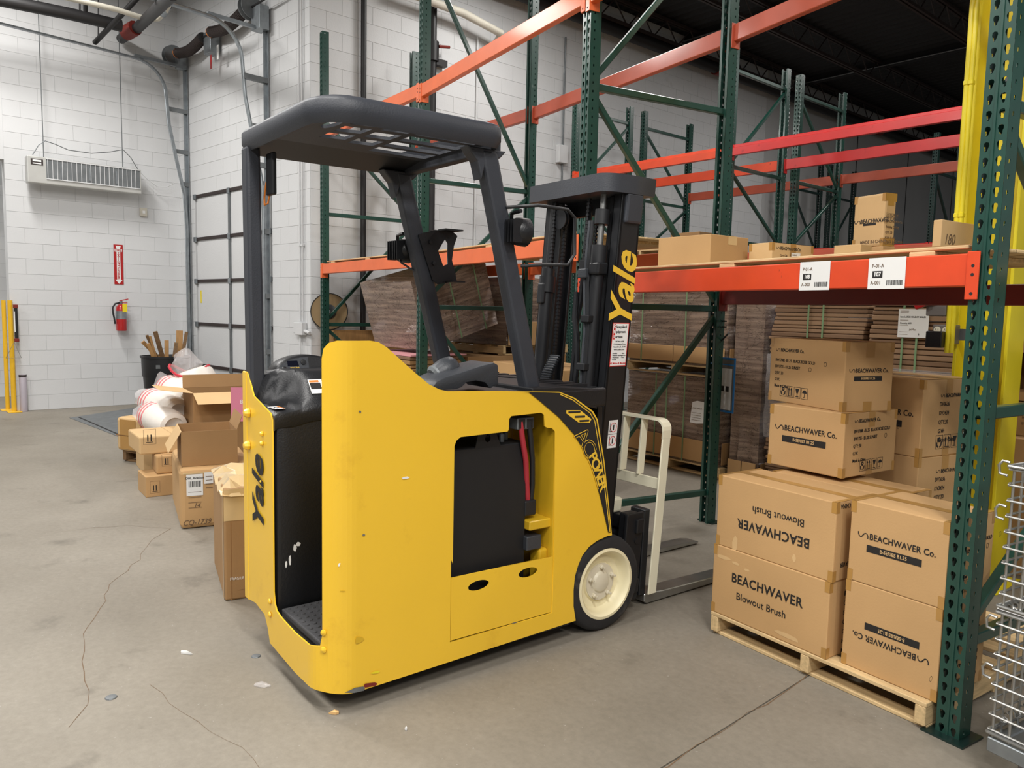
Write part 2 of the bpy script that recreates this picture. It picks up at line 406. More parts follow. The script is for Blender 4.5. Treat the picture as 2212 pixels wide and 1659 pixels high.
OPEN_Y = 1.63                                     # edge of the opening at the far left
wl = wall_core('wall_left', Vector((XL,OPEN_Y,0)), YV, XV, 3.83-OPEN_Y, HC)
block_wall(wl, Vector((XL,OPEN_Y,0)), YV, XV, 3.83-OPEN_Y, HC)
# beyond the opening: the next room's wall
w2 = wall_core('wall_next_room', Vector((XL-1.9,-4.0,0)), YV, XV, 9.0, HC, mat='mortar_white')
block_wall(w2, Vector((XL-1.9,-0.5,0)), YV, XV, 4.0, 3.2, limit=60)
lt = MB().box(XL-.2, XL, -4, OPEN_Y, 3.3, HC); struct(lt.build('wall_left_head', 'wall_white'))
# wall with dock door: three pieces around the opening
DS0, DS1, DTOP = 0.50, 2.72, 3.04
def dp(s, z=0.0, off=0.0): return DA+DU*s+DN*off+Vector((0,0,z))
DL = (DB-DA).length
wd = wall_core('wall_door_side', dp(DS1+.02), DU, DN, DL-DS1-.02, HC, back=.12)
block_wall(wd, dp(DS1+.02), DU, DN, DL-DS1-.02, HC, limit=120)
wh = wall_core('wall_door_head', dp(DS0) , DU, DN, DS1-DS0+.02, .01, back=.12)
bpy.data.objects.remove(wh)
hw = MB(); p0, p1 = dp(0), dp(DS1+.02)
hw.prism([(p0.x,p0.y),(p1.x,p1.y),((p1-DN*.12).x,(p1-DN*.12).y),((p0-DN*.12).x,(p0-DN*.12).y)], lambda a,b:(a,b,DTOP), lambda a,b:(a,b,HC))
wh = struct(hw.build('wall_door_head', 'mortar_white'))
def blocks_at(wall, o, u, n, length, height, limit): block_wall(wall, o, u, n, length, height, limit)
block_wall(wh, dp(0, DTOP), DU, DN, DS1+.02, HC-DTOP, limit=140)
wj = wall_core('wall_door_corner', dp(0), DU, DN, DS0, DTOP, back=.12)
block_wall(wj, dp(0), DU, DN, DS0, DTOP, limit=60)
wb = wall_core('wall_back', Vector((XB,4.144,0)), YV, XV, 26, HC, back=.3)
block_wall(wb, Vector((XB,4.144,0)), YV, XV, 9.5, HC, limit=300)
struct(MB().box(XB, XB+.013, 4.144+9.5, 30, 0, HC).build('wall_back_panels', 'wall_far'))
struct(MB().box(-9, 12, 29, 29.2, 0, HC).build('wall_far_end', 'wall_far'))
for y in (14.9, 17.4, 20.1, 23.0): struct(MB().box(XB+.013, XB+.02, y, y+.03, 0, HC-.4).build('trim_seam', 'pipe_black'))
# lower half of wall corner beside the door (left of the tracks)

# roof deck with ribs across, joists
deck = MB(); y = 3.5; prof = []
while y < 28.5:
    prof += [(y, HC+.04), (y+.05, HC), (y+.10, HC), (y+.15, HC+.04)]; y += .2
vs = []; 
for yy, zz in prof: vs += [(-13, yy, zz), (6, yy, zz)]
deck.add(vs, [(2*i,2*i+1,2*i+3,2*i+2) for i in range(len(prof)-1)])
struct(deck.build('ceiling', 'deck_black'))
struct(MB().add([(-15,-9,HC),(6,-9,HC),(6,3.5,HC),(-15,3.5,HC)], [(0,1,2,3)]).build('ceiling_front', 'deck_black'))
def joist(x, y0, y1, zt=HC-.02, depth=.34, pitch=.62):
    t = thing('roof_joist', 'dark open web roof joist under the ceiling deck', 'joist', (x, y0, 0), 0, 'open web roof joists')
    t['label'] = t['label']
    L = y1-y0
    for s in (-.03, .03):
        sub('chord', MB().bar((s,0,zt-.02),(s,L,zt-.02),.035,.04), 'joist_brown', t)
        sub('chord', MB().bar((s,0,zt-depth),(s,L,zt-depth),.035,.045), 'joist_brown', t)
    m = MB(); k = 0; yy = 0
    while yy < L-.05:
        m.tube([(0,yy,zt-.02),(0,yy+pitch/2,zt-depth)], .011, 5); m.tube([(0,yy+pitch/2,zt-depth),(0,min(yy+pitch,L),zt-.02)], .011, 5); yy += pitch
    w = sub('web', m, 'joist_brown', t)
    return t
jl = {-8.16: 'dark open web joist hugging the long white wall', -6.75: 'dark brown open web joist first out from the long wall', -4.9: 'dark open web joist above the red beams', -3.1: 'dark open web joist nearest the yellow column'}
for x, lab in jl.items():
    t = joist(x, 5.2, 28.5); t['label'] = lab
# sprinkler main along the long wall
t = thing('sprinkler_main', 'thick black sprinkler pipe under the joist along the long white wall', 'pipe', (XB+.22, 5.0, 5.76))
sub('pipe', MB().tube([(0,0,0),(0,22,0)], .095, 14), 'pipe_black', t, smooth=True)
for y in (6.7, 13.0): sub('coupling', MB().tube([(0,y-.07,0),(0,y+.07,0)], .115, 14), 'pipe_red', t, smooth=True)
sub('hanger', MB().tube([(.0,6.1+.1*math.cos(a/8*6.28)*0,0.1*math.sin(a/8*6.28)) for a in range(2)], .004, 5), 'galvanised', t)
# cross girders seen from below, with conduit strips
for i, (y, lab) in enumerate(((11.0,'dark steel girder crossing the ceiling nearest the camera'), (14.6,'dark steel girder crossing the middle of the ceiling'), (19.0,'dark steel girder crossing the ceiling far back'))):
    t = thing('roof_girder', lab, 'girder', (XB, y, HC-.12), 0, 'roof girders')
    sub('flange', MB().box(0, 13, -.06, .06, -.02, 0), 'deck_black', t)
    sub('web', MB().box(0, 13, -.006, .006, 0, .1), 'deck_black', t)
    sub('conduit', MB().tube([(0,-.12,-.02),(13,-.12,-.02)], .012, 6), 'galvanised_dull', t)

# ================================================================== RACKING
PWID, PDEP, PIT = .083, .076, .0508
def tear(cx, cy, s):
    # teardrop slot: wide top, narrow foot leaning inwards
    return [(cx+s*x, cy+y) for x, y in ((-.0085,.013),(-.002,.0165),(.0065,.014),(.0095,.006),(.007,-.002),(.0025,-.014),(-.0015,-.017),(-.006,-.0135),(-.006,-.005),(-.0095,.004))]
def post_mesh(H, mat):
    """one pitch of the slotted section, stacked"""
    n = int(H/PIT); bm = bmesh.new()
    f = holed([(-PWID/2,0),(PWID/2,0),(PWID/2,PIT),(-PWID/2,PIT)], [tear(-.0205,PIT/2,1), tear(.0205,PIT/2,-1)], .0024, mat, 'post')
    remap(f, lambda x,y,z: Vector((x, -z, y)))
    sd = holed([(0,0),(PDEP,0),(PDEP,PIT),(0,PIT)], [[(.024,PIT/2-.007),(.034,PIT/2-.007),(.034,PIT/2+.007),(.024,PIT/2+.007)]], .0024, mat, 'post')
    L = sd.copy(); remap(L, lambda x,y,z: Vector((-(PWID/2-.0012)+z, x, y)))
    Rr = sd.copy(); remap(Rr, lambda x,y,z: Vector(((PWID/2-.0012)+z, x, y)))
    for i in range(n):
        for part in (f, L, Rr):
            k = len(bm.verts); bm.from_mesh(part); bm.verts.ensure_lookup_table()
            for v in bm.verts[k:]: v.co.z += i*PIT
    Ht = n*PIT; m = MB()
    for x0, x1 in ((PWID/2-.022, PWID/2), (-PWID/2, -PWID/2+.022)): m.box(x0, x1, PDEP-.0024, PDEP, 0, Ht)
    m.box(-.004, .004, -.005, -.001, 0, Ht)
    lip = m.mesh('post', None); bm.from_mesh(lip)
    for q in (lip, f, sd, L, Rr): bpy.data.meshes.remove(q)
    bmesh.ops.recalc_face_normals(bm, faces=bm.faces)
    me = bpy.data.meshes.new('post'); bm.to_mesh(me); bm.free(); me.materials.append(MAT[mat])
    return me
POST = {}
def rack_frame(label, x, y, rz, H=4.57, depth=1.2, levels=(.18,.9,1.52,2.2,2.86,3.6,4.35), zig=1, mat='steel_green', group='green rack frames', first_up=True):
    if (H, mat) not in POST: POST[(H, mat)] = post_mesh(H, mat)
    t = thing('rack_frame', label, 'rack frame', (x, y, 0), rz, group)
    link('post', POST[(H, mat)], t)
    link('post', POST[(H, mat)], t, Matrix.Translation((0, depth, 0)) @ Matrix.Rotation(math.pi, 4, 'Z'))
    for yy in (0, depth):
        sub('base_plate', MB().box(-.075, .075, yy-.06 if yy else -.04, yy+.04 if yy else .10, .0006, .008), 'steel_green_dark', t)
    y0, y1 = PDEP-.02, depth-PDEP+.02
    for i, z in enumerate(levels):
        if z < H-.05: sub('strut', MB().box(-.020, .020, y0, y1, z-.021, z+.021), mat, t, bevel=.004, seg=1)
    up = first_up
    for a, b in zip(levels[:-1], levels[1:]):
        if b > H-.05: break
        p, q = ((0,y0,a+.05),(0,y1,b-.05)) if up else ((0,y1,a+.05),(0,y0,b-.05))
        sub('brace', MB().bar(p, q, .036, .036, up=(1,0,0)), mat, t, bevel=.004, seg=1); up = not up
    return t
RA = math.radians
FP = {1: Vector((-8.15,4.13,0)), 2: Vector((-5.871,3.932,0)), 3: Vector((-3.398,3.476,0)), 4: Vector((-.948,2.905,0))}
FR = {1: RA(-7.5), 2: RA(-9.5), 3: RA(-11.5), 4: RA(-8)}
rack_frame('green rack frame beside the wall corner and cable spool', FP[1].x, FP[1].y, FR[1], depth=1.18, levels=(.25,1.28,2.53,3.6), first_up=False)
rack_frame('tall green rack frame behind the forklift roof', FP[2].x, FP[2].y, FR[2], H=5.6, depth=1.2, levels=(.2,1.50,2.63,4.6), first_up=False)
rack_frame('green rack frame standing behind the forklift mast', FP[3].x, FP[3].y, FR[3], H=5.6, depth=1.2, levels=(.22,1.525,2.86,4.2), first_up=True)
rack_frame('nearest green rack frame with teardrop slots beside wire cart', FP[4].x, FP[4].y, FR[4], H=4.57, depth=1.2, levels=(.34,1.16,2.2,3.3), first_up=True)
def beam(label, a, b, ztop, h=.112, dep=.05, mat='beam_orange', front=-1, group='rack beams', conn=(1,1), step=False):
    """beam between two upright positions a, b (left to right) at the face 'front' (-1 camera side)"""
    a, b = Vector(a), Vector(b); d = (b-a); L = d.length; rz = math.atan2(d.y, d.x)
    t = thing('rack_beam', label, 'rack beam', (a.x, a.y, ztop-h), rz, group)
    y0, y1 = (-.012, dep-.012) if front < 0 else (-dep+.012, .012)
    e = PWID/2+.004
    if step:
        poly = [(y0,0),(y1,0),(y1,h),((y0+y1)/2,h),((y0+y1)/2,h-.035),(y0,h-.035)] if front < 0 else [(y0,0),(y1,0),(y1,h-.035),((y0+y1)/2,h-.035),((y0+y1)/2,h),(y0,h)]
    else: poly = [(y0,0),(y1,0),(y1,h),(y0,h)]
    m = MB(); m.prism(poly, lambda u,v:(e,u,v), lambda u,v:(L-e,u,v)); sub('rail', m, mat, t, bevel=.004, seg=1)
    for s, on in ((0,conn[0]),(1,conn[1])):
        if not on: continue
        x = e if s == 0 else L-e; sg = -1 if s == 0 else 1
        yf = -.018 if front < 0 else .018
        m = MB(); m.box(min(x,x+sg*.040), max(x,x+sg*.040), min(yf,yf*.55), max(yf,yf*.55), -.045, h+.006)   # plate across the post face
        m.box(x-.003, x+.003, min(yf,-yf*3.2), max(yf,-yf*3.2), -.045, h+.006)
        c = sub('connector', m, mat, t, bevel=.002, seg=1)
        hb = MB()
        for z in (-.025, h*.35, h*.62): hb.tube([(x+sg*.02,yf-.0006*(1 if front<0 else -1),z),(x+sg*.02,yf*.8,z)], .006, 8)
        sub('slot', hb, 'ink', c)
    return t
fwd = {k: Vector((-math.sin(FR[k]), math.cos(FR[k]), 0)) for k in FR}
RP = {k: FP[k]+fwd[k]*1.2 for k in FP}
beam('lower orange beam from wall corner to second frame', FP[1], FP[2], 1.967, mat='beam_orange')
beam('lower orange beam passing behind the forklift roof posts', FP[2], FP[3], 1.955, mat='beam_orange')
beam('red orange beam carrying the number 107 label', FP[3], FP[4], 1.708, mat='beam_red_orange', group='rack beams')
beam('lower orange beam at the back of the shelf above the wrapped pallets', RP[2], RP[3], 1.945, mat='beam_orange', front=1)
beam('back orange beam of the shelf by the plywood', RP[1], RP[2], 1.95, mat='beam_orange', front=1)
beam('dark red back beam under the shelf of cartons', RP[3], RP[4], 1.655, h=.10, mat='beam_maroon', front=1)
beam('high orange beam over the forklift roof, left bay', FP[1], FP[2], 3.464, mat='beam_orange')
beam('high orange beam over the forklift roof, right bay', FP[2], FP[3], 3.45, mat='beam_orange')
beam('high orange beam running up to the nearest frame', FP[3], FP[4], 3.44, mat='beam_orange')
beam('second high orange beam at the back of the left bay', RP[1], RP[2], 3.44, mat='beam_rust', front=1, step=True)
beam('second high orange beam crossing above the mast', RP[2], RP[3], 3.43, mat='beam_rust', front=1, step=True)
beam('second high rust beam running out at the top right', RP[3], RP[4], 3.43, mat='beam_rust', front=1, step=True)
# back-to-back rows further in
XS = (-7.80, -5.28, -2.76, -.24)
nm = {-7.80:'by the long wall', -5.28:'in the middle', -2.76:'behind the yellow column', -.24:'far right'}
for row, y0 in (('front', 7.78), ('rear', 9.24)):
    for x in XS[:3]:
        rack_frame('distant green frame of the %s back-to-back row %s' % (row, nm[x]), x, y0, 0, depth=1.2, levels=(.3,1.5,2.35,3.2,4.28), first_up=(row == 'rear'), group='distant green rack frames')
for y, mt, nme, fr in ((7.78,'beam_red','bright red distant beam nearest the camera',-1),(8.98,'beam_red','second distant beam in glossy red',1),(9.24,'beam_red','third distant beam in red',-1),(10.44,'beam_rust','rust orange distant beam furthest back',1)):
    for i in range(2):
        if y == 9.24: continue
        m2 = mt if (i == 1 or mt == 'beam_rust') else 'beam_rust'
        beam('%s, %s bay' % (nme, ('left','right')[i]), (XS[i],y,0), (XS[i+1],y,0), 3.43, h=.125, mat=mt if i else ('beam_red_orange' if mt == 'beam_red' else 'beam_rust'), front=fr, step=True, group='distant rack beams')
for row, y0 in (('front', 13.6), ('rear', 15.0)):
    for x in XS[:3]:
        rack_frame('far green frame of the last %s row %s' % (row, nm[x]), x, y0, 0, H=4.57, depth=1.1, levels=(.3,1.5,2.7,3.9), first_up=(row == 'rear'), mat='steel_green_dark', group='far green rack frames')
for y, z, mt, nme in ((13.6,2.75,'beam_red','far red beam of the last row'), (14.7,2.5,'beam_rust','far rust beam of the last row'), (15.0,2.3,'beam_red','furthest red beam of the last row')):
    for i in range(2): beam('%s, %s bay' % (nme, ('left','right')[i]), (XS[i],y,0), (XS[i+1],y,0), z, h=.12, mat=mt, front=-1, step=True, group='far rack beams')

# ================================================================== FORKLIFT
FA = RA(3.6)
F0 = G(1312, 1362)
FW = Vector((math.sin(FA), math.cos(FA), 0)); FL = Vector((-math.cos(FA), math.sin(FA), 0))
fk = thing('stand_up_forklift', 'yellow stand-up counterbalance forklift with dark grey roof and black mast', 'forklift', F0, -FA)
def FS(px, py, b=0.0):
    p = PL(px, py, F0+FL*b, FL); d = p-F0; return (d.dot(FW), p.z)
def FB(px, py, a):
    p = PL(px, py, F0+FW*a, FW); d = p-F0; return (d.dot(FL), p.z)
WID = .86; RC = .13; YC = -1.28                     # width, corner radius, where the corner starts
LQ = RC*math.pi/2
def bend(s, z, off=0.0):
    """sheet coordinate: s runs forward along the right flank from the corner, negative round the corner and across the rear"""
    if s >= 0: return Vector((off, YC+s, z))
    if s > -LQ:
        t = -s/RC; r = RC+off; return Vector((-RC+r*math.cos(t), YC-r*math.sin(t), z))
    return Vector((-RC-(-s-LQ), YC-RC-off, z))
def Sb(b): return -(LQ+(b-RC))                     # sheet coordinate of rear position b
flank = [FS(*p) for p in ((800,736),(818,739),(836,750.6),(861.7,774),(894,803),(926.8,830),(948.5,841),(966.6,845.4),(1078.7,844.7),(1129,845.7),(1208.9,846.5),(1241,859),(1281,888),(1291,906),(1305.7,996),(1322,1156))]
arch = [FS(*p) for p in ((1312,1158),(1290,1168),(1272.6,1181),(1258,1200),(1249,1221),(1242,1245),(1239,1275),(1239,1310))]
out = [(-.125, .30), (-.125, 1.30)] + [(-.118,1.335), (-.10,1.355), (-.07,1.364)]
out += [(a-YC, z) for a, z in flank] + [(a-YC, z) for a, z in arch]
out += [(FS(1243.7,1340)[0]-YC, .095), (.05, .075), (-.02, .075), (-LQ*.6, .085), (Sb(.26), .082), (Sb(.53), .10)]
out += [(Sb(.555), .155), (Sb(.59), .20), (Sb(.70), .215), (Sb(.785), .205)]
out += [(Sb(.785), 1.20), (Sb(.772), 1.195), (Sb(.70), 1.105), (Sb(.505), 1.055), (Sb(.485), 1.03)]
out += [(Sb(.485), .33), (Sb(.475), .285), (Sb(.455), .262), (Sb(.40), .25), (Sb(.26), .24), (-LQ*.95, .243), (-.135, .255)]
op = [FS(*p) for p in ((978.3,1217.4),(981.6,964),(985.9,952),(995.3,944),(1096.3,932.3),(1098.7,928.8),(1099.9,905.3),(1104.6,898.7),(1169.2,891.6),(1175,895.9),(1176.3,920.5),(1181,923.6),(1192.7,925.2),(1198.6,931.6),(1197,1165),(1196.5,1200))]
hole = [(a-YC, z) for a, z in op] + [(-.343-YC, .163), (-.874-YC, .163), (-.874-YC, .50)]
me = holed(out, [hole], .006, 'yellow_fork', 'body_sheet')
bm = bmesh.new(); bm.from_mesh(me)
for k in range(1, 12):
    x = -LQ*k/12; bmesh.ops.bisect_plane(bm, geom=bm.verts[:]+bm.edges[:]+bm.faces[:], plane_co=(x,0,0), plane_no=(1,0,0))
for x in (0, -LQ): bmesh.ops.bisect_plane(bm, geom=bm.verts[:]+bm.edges[:]+bm.faces[:], plane_co=(x,0,0), plane_no=(1,0,0))
bm.to_mesh(me); bm.free()
remap(me, lambda x,y,z: bend(x, y, z-.003))
link('body_sheet', me, fk)
# drop-in battery gate with two oval hand holes
def oval(px, py, rx=.052, rz=.021):
    a, z = FS(px, py); return [(a+rx*math.cos(t*math.pi/10), z+rz*math.sin(t*math.pi/10)) for t in range(20)]
gate = holed([(-.871,.167),(-.346,.167),(-.346,.418),(-.871,.424)], [oval(1035,1265), oval(1142,1237)], .006, 'yellow_fork', 'battery_gate')
remap(gate, lambda x,y,z: Vector((z-.006, x, y))); link('battery_gate', gate, fk)
# hidden left flank and inner structure
lm = MB(); lm.prism([(-1.33,.2),(-1.33,1.0),(-.95,1.1),(-.35,1.12),(0,.46),(-.2,.1)], lambda u,v:(-WID,u,v), lambda u,v:(-WID+.008,u,v)); sub('left_flank', lm, 'yellow_fork', fk)
sub('rear_edge', MB().box(-.835,-.782,-1.412,-1.40,.2,1.2), 'yellow_fork', fk, bevel=.004, seg=1)
sub('chassis', MB().box(-WID+.06,-.02,-1.27,-.22,.075,.16), 'fork_black', fk)
sub('inner_frame', MB().box(-.30,-.004,-.352,-.335,.16,1.06), 'yellow_inner', fk)
sub('inner_back', MB().box(-.34,-.33,-.90,-.33,.16,1.1), 'yellow_inner', fk)
# operator compartment
sub('compartment_front', MB().box(-.49,-.012,-.90,-.885,.16,1.12), 'plastic_black', fk)
sub('compartment_floor', MB().box(-.80,-.03,-1.36,-.89,.20,.235), 'plastic_black', fk)
pw = sub('pod_wall', MB().box(-.82,-.475,-1.398,-.87,.22,1.045), 'plastic_black', fk, bevel=.02, smooth=True)
for y_, z_, w_, h_ in ((-1.325,.50,.010,.022),(-1.345,.455,.007,.03),(-1.36,.44,.006,.018),(-1.31,.515,.012,.016)):
    k = 7; pts = [(y_+math.cos(6.283*i/k)*w_*random.uniform(.5,1), z_+math.sin(6.283*i/k)*h_*random.uniform(.5,1)) for i in range(k)]
    sub('scuff', MB().add([(-.4742,u,v) for u, v in pts], [tuple(range(k))]), 'label_white', pw)
fm = MB().box(-.465,-.05,-1.385,-1.0,.235,.262)
mt = sub('floor_mat', fm, 'mat_rubber', fk, bevel=.006)
st = MB()
for i in range(12):
    for j in range(10):
        if abs(i-6) < 1: continue
        st.lathe([(.010,0),(.008,.004),(.0,.005)], 6, (-.44+j*.038, -1.365+i*.03, .262))
sub('stud', st, 'mat_rubber', mt)['kind'] = 'stuff'
sub('step_block', MB().box(-.36,-.02,-1.10,-.90,.235,.40), 'plastic_black', fk, bevel=.012)
# left console: moulded lip, hump, display pod, steering knob
lowp = [(.470,1.00),(.468,1.04),(.475,1.058),(.52,1.065),(.60,1.068),(.68,1.072),(.74,1.08),(.79,1.09),(.815,1.085),(.82,1.05),(.82,1.00)]
hump = [(.470,1.02),(.468,1.06),(.478,1.085),(.505,1.115),(.565,1.185),(.60,1.208),(.64,1.215),(.70,1.216),(.80,1.205),(.82,1.19),(.82,1.00)]
secs = []; ys = [-1.405,-1.39,-1.36,-1.33,-1.30,-1.275,-1.25,-1.22,-1.18,-1.10,-1.0,-.88]
for y in ys:
    e = -.012 if y == ys[0] else 0; sec = []
    for p, q in zip(lowp, hump):
        w = min(1, max(0, (y+1.35+.09*max(0,(p[0]-.66)/.14))/.13)); w = w*w*(3-2*w)
        sec.append((-(p[0]*(1-w)+q[0]*w), y, p[1]*(1-w)+q[1]*w+e))
    secs.append(sec)
n = len(lowp); vs = [p for s_ in secs for p in s_]; fs = []
for i in range(len(ys)-1):
    for k in range(n): fs.append((i*n+k, i*n+(k+1) % n, (i+1)*n+(k+1) % n, (i+1)*n+k))
fs += [tuple(range(n))[::-1], tuple((len(ys)-1)*n+k for k in range(n))]
sub('console', MB().add(vs, fs), 'plastic_black', fk, smooth=True)
pd = MB(); el = [(-1.15+.155*math.cos(t*math.pi/14), 1.19+.078*math.sin(t*math.pi/14)) for t in range(15)]
pd.prism(el, lambda u,v:(-.735-(v-1.19)*.35,u,v), lambda u,v:(-.835,u,v)); pd = sub('display_pod', pd, 'plastic_black', fk, bevel=.008, smooth=True)
def pf(u, v, o=.0015): return Vector((-.735-(v-1.19)*.35+o, u, v))
gf = [(-1.15+.140*math.cos(t*math.pi/14), 1.197+.062*math.sin(t*math.pi/14)) for t in range(7,15)]
sub('display_face', MB().add([pf(*q) for q in [(-1.15,1.197)]+gf], [tuple(range(len(gf)+1))]), 'plastic_grey', pd)
sub('screen', MB().add([pf(u,v,.003) for u, v in ((-1.245,1.222),(-1.195,1.222),(-1.200,1.244),(-1.246,1.244))], [(0,1,2,3)]), 'glass_dark', pd)
sub('dial', MB().lathe([(.013,0),(.012,.004),(.0,.005)], 14, pf(-1.173,1.237,.001), (1,0,.35)), 'plastic_black', pd)
text('32500', .017, 'yellow_letter', pd, pf(-1.215,1.211,.003), (0,1,0), (-.33,0,1))
sub('key_switch', MB().lathe([(.014,0),(.014,.018),(.008,.022),(0,.023)], 12, pf(-1.268,1.203,.001), (1,0,.35)), 'plastic_black', pd)
# data plate on the sloping face of the hump
h0, h1 = Vector((-.507,0,1.120)), Vector((-.563,0,1.185)); hz_ = (h1-h0).normalized(); hn = Vector((hz_.z,0,-hz_.x))
def on_dp(u, v): return Vector((-.507,-1.235,1.120))+Vector((0,1,0))*u+hz_*v+hn*.003
def patch(u0,v0,u1,v1,mat,name,par,o=.0):
    return sub(name, MB().add([on_dp(a,b)+hn*o for a, b in ((u0,v0),(u1,v0),(u1,v1),(u0,v1))], [(0,1,2,3)]), mat, par)
dpl = patch(0,.004,.16,.075,'label_white','data_plate',fk)
patch(.004,.060,.045,.070,'label_orange','warning_panel',dpl,.001); patch(.004,.026,.05,.057,'ink','warning_panel',dpl,.001)
text('Yale', .014, 'ink', dpl, on_dp(.07,.066)+hn*.001, (0,1,0), hz_, bold=.03)
for i in range(4): patch(.056,.052-i*.010,.15,.055-i*.010,'ink_grey','print_line',dpl,.001)
kb = MB().tube([(-.50,-1.07,1.11),(-.465,-1.11,1.13),(-.452,-1.16,1.132),(-.462,-1.20,1.118)], [.018,.026,.027,.016], 12); sub('steering_knob', kb, 'plastic_black', fk, smooth=True)
# small warning sticker on the console corner
def wp(u, v): return Vector((-.53+u, -1.392+v, 1.0705+.004*0))
wpo = sub('warning_label', MB().add([wp(-.06,0),wp(.025,0),wp(.025,.045),wp(-.06,.045)], [(0,1,2,3)]), 'label_white', fk)
for (u0,v0,u1,v1,m_) in ((-.058,.036,.023,.044,'label_orange'),(-.024,.010,-.010,.033,'ink'),(-.036,.018,.004,.023,'ink'),(-.045,.003,.015,.006,'ink_grey')):
    sub('print_panel', MB().add([wp(u0,v0)+Vector((0,0,.001)),wp(u1,v0)+Vector((0,0,.001)),wp(u1,v1)+Vector((0,0,.001)),wp(u0,v1)+Vector((0,0,.001))], [(0,1,2,3)]), m_, wpo)
# bolts on the rear sheet
for px, py, r in ((537,892,.020),(537,962,.020),(566,937,.010),(566,958,.010),(564,1040,.006)):
    b, z = FB(px, py, -1.413); sub('bolt', MB().lathe([(r,0),(r,r*.5),(r*.65,r*1.1),(.0,r*1.2)], 8, (-b,-1.412,z), (0,-1,0)), 'yellow_fork', fk)
for s, z in ((-.118,.31),(-.118,.245),(Sb(.52),.28),(Sb(.52),.225)):
    p = bend(s, z, .003); nn = (bend(s,z,.02)-p).normalized(); sub('bolt', MB().lathe([(.012,0),(.011,.004),(.0,.008)], 10, p, nn), 'yellow_fork', fk)
# lettering on the rear sheet, reading upwards
yb0, yz0 = FB(558, 1166, -1.414); yb1, yz1 = FB(558, 968, -1.414)
yl = text('Yale', (yz1-yz0)/2.12, 'ink', fk, (-(yb0+yb1)/2, -1.4142, (yz0+yz1)/2), (0,0,1), (-1,0,0), bold=.022, shear=.28, spacing=1.0)
# wear: chips of bare metal
def chip(s, z, w, h, mat, tilt=0):
    m = MB(); k = random.randint(6,8); pts = []
    for i in range(k):
        t = 2*math.pi*i/k; r = random.uniform(.5,1); pts.append((math.cos(t)*w*r, math.sin(t)*h*r))
    c, sn = math.cos(tilt), math.sin(tilt)
    m.add([bend(s+u*c-v*sn, z+u*sn+v*c, .0036) for u, v in pts], [tuple(range(k))]); return sub('paint_chip', m, mat, fk)
for px, py, w, h, mt_ in ((777,889,.007,.006,'steel_plain'),(874,1032,.02,.007,'label_white'),(785,1155,.009,.006,'steel_plain'),(770,1489,.05,.012,'galvanised_dull'),(800,1478,.05,.010,'beam_maroon'),(776,1382,.022,.02,'yellow_inner'),(735,1222,.006,.01,'label_white'),(742,1278,.012,.003,'yellow_inner'),(1110,1345,.02,.003,'galvanised_dull'),(810,1452,.03,.008,'column_yellow')):
    a, z = FS(px, py); chip(a-YC, z, w, h, mt_, -.1)
# ---- battery and cables
bt = MB().box(-.32,-.055,-.882,-.462,.165,.925); bat = sub('battery', bt, 'battery_black', fk, bevel=.004, seg=1)
tab = holed([(-.73,.92),(-.715,.985),(-.70,.995),(-.645,.995),(-.63,.985),(-.60,.92)], [[(-.668+.014*math.cos(t*math.pi/4), .958+.017*math.sin(t*math.pi/4)) for t in range(8)]], .006, 'battery_black', 'lifting_tab')
remap(tab, lambda x,y,z: Vector((-.058+z, x, y))); link('lifting_tab', tab, bat)
[sub('terminal', MB().lathe([(.012,0),(.012,.03),(.006,.035),(0,.036)], 10, q), 'galvanised_dull', bat) for q in ((-.12,-.55,.925),(-.16,-.50,.925))]
cb = MB(); cb.tube([(-.10,-.86,.945),(-.12,-.75,.96),(-.11,-.66,.95),(-.13,-.55,.96)], .009, 7); sub('battery_lead', cb, 'fork_black', bat, smooth=True)
cn = MB().box(-.09,-.03,-.535,-.445,.985,1.035); cno = sub('cable_connector', cn, 'galvanised_dull', fk, bevel=.004, seg=1)
[sub('socket', MB().box(-.032,-.0285,q,q+.035,.990,1.03), 'ink', cno) for q in (-.530,-.486)]
for dy, mat, name in ((0,'cable_red','red_cable'), (.045,'fork_black','black_cable')):
    m = MB().tube([(-.04,-.513+dy,1.02),(-.035,-.505+dy,.95),(-.045,-.475+dy*.8,.85),(-.06,-.455+dy*.7,.74),(-.07,-.44+dy*.4,.66)], .012, 10); sub(name, m, mat, fk, smooth=True)
sub('cable_boot', MB().box(-.10,-.05,-.47,-.405,.60,.67), 'fork_black', fk, bevel=.008)
sub('retainer_bar', MB().box(-.20,-.02,-.465,-.335,.545,.585), 'yellow_inner', fk, bevel=.004, seg=1)
sub('stop_bar', MB().box(-.16,-.03,-.47,-.39,.455,.515), 'plastic_grey', fk, bevel=.003, seg=1)
sub('inner_bracket', MB().box(-.10,-.03,-.40,-.352,.20,.45), 'yellow_inner', fk, bevel=.01)
sub('bracket_opening', MB().box(-.031,-.028,-.398,-.362,.255,.32), 'ink', fk)
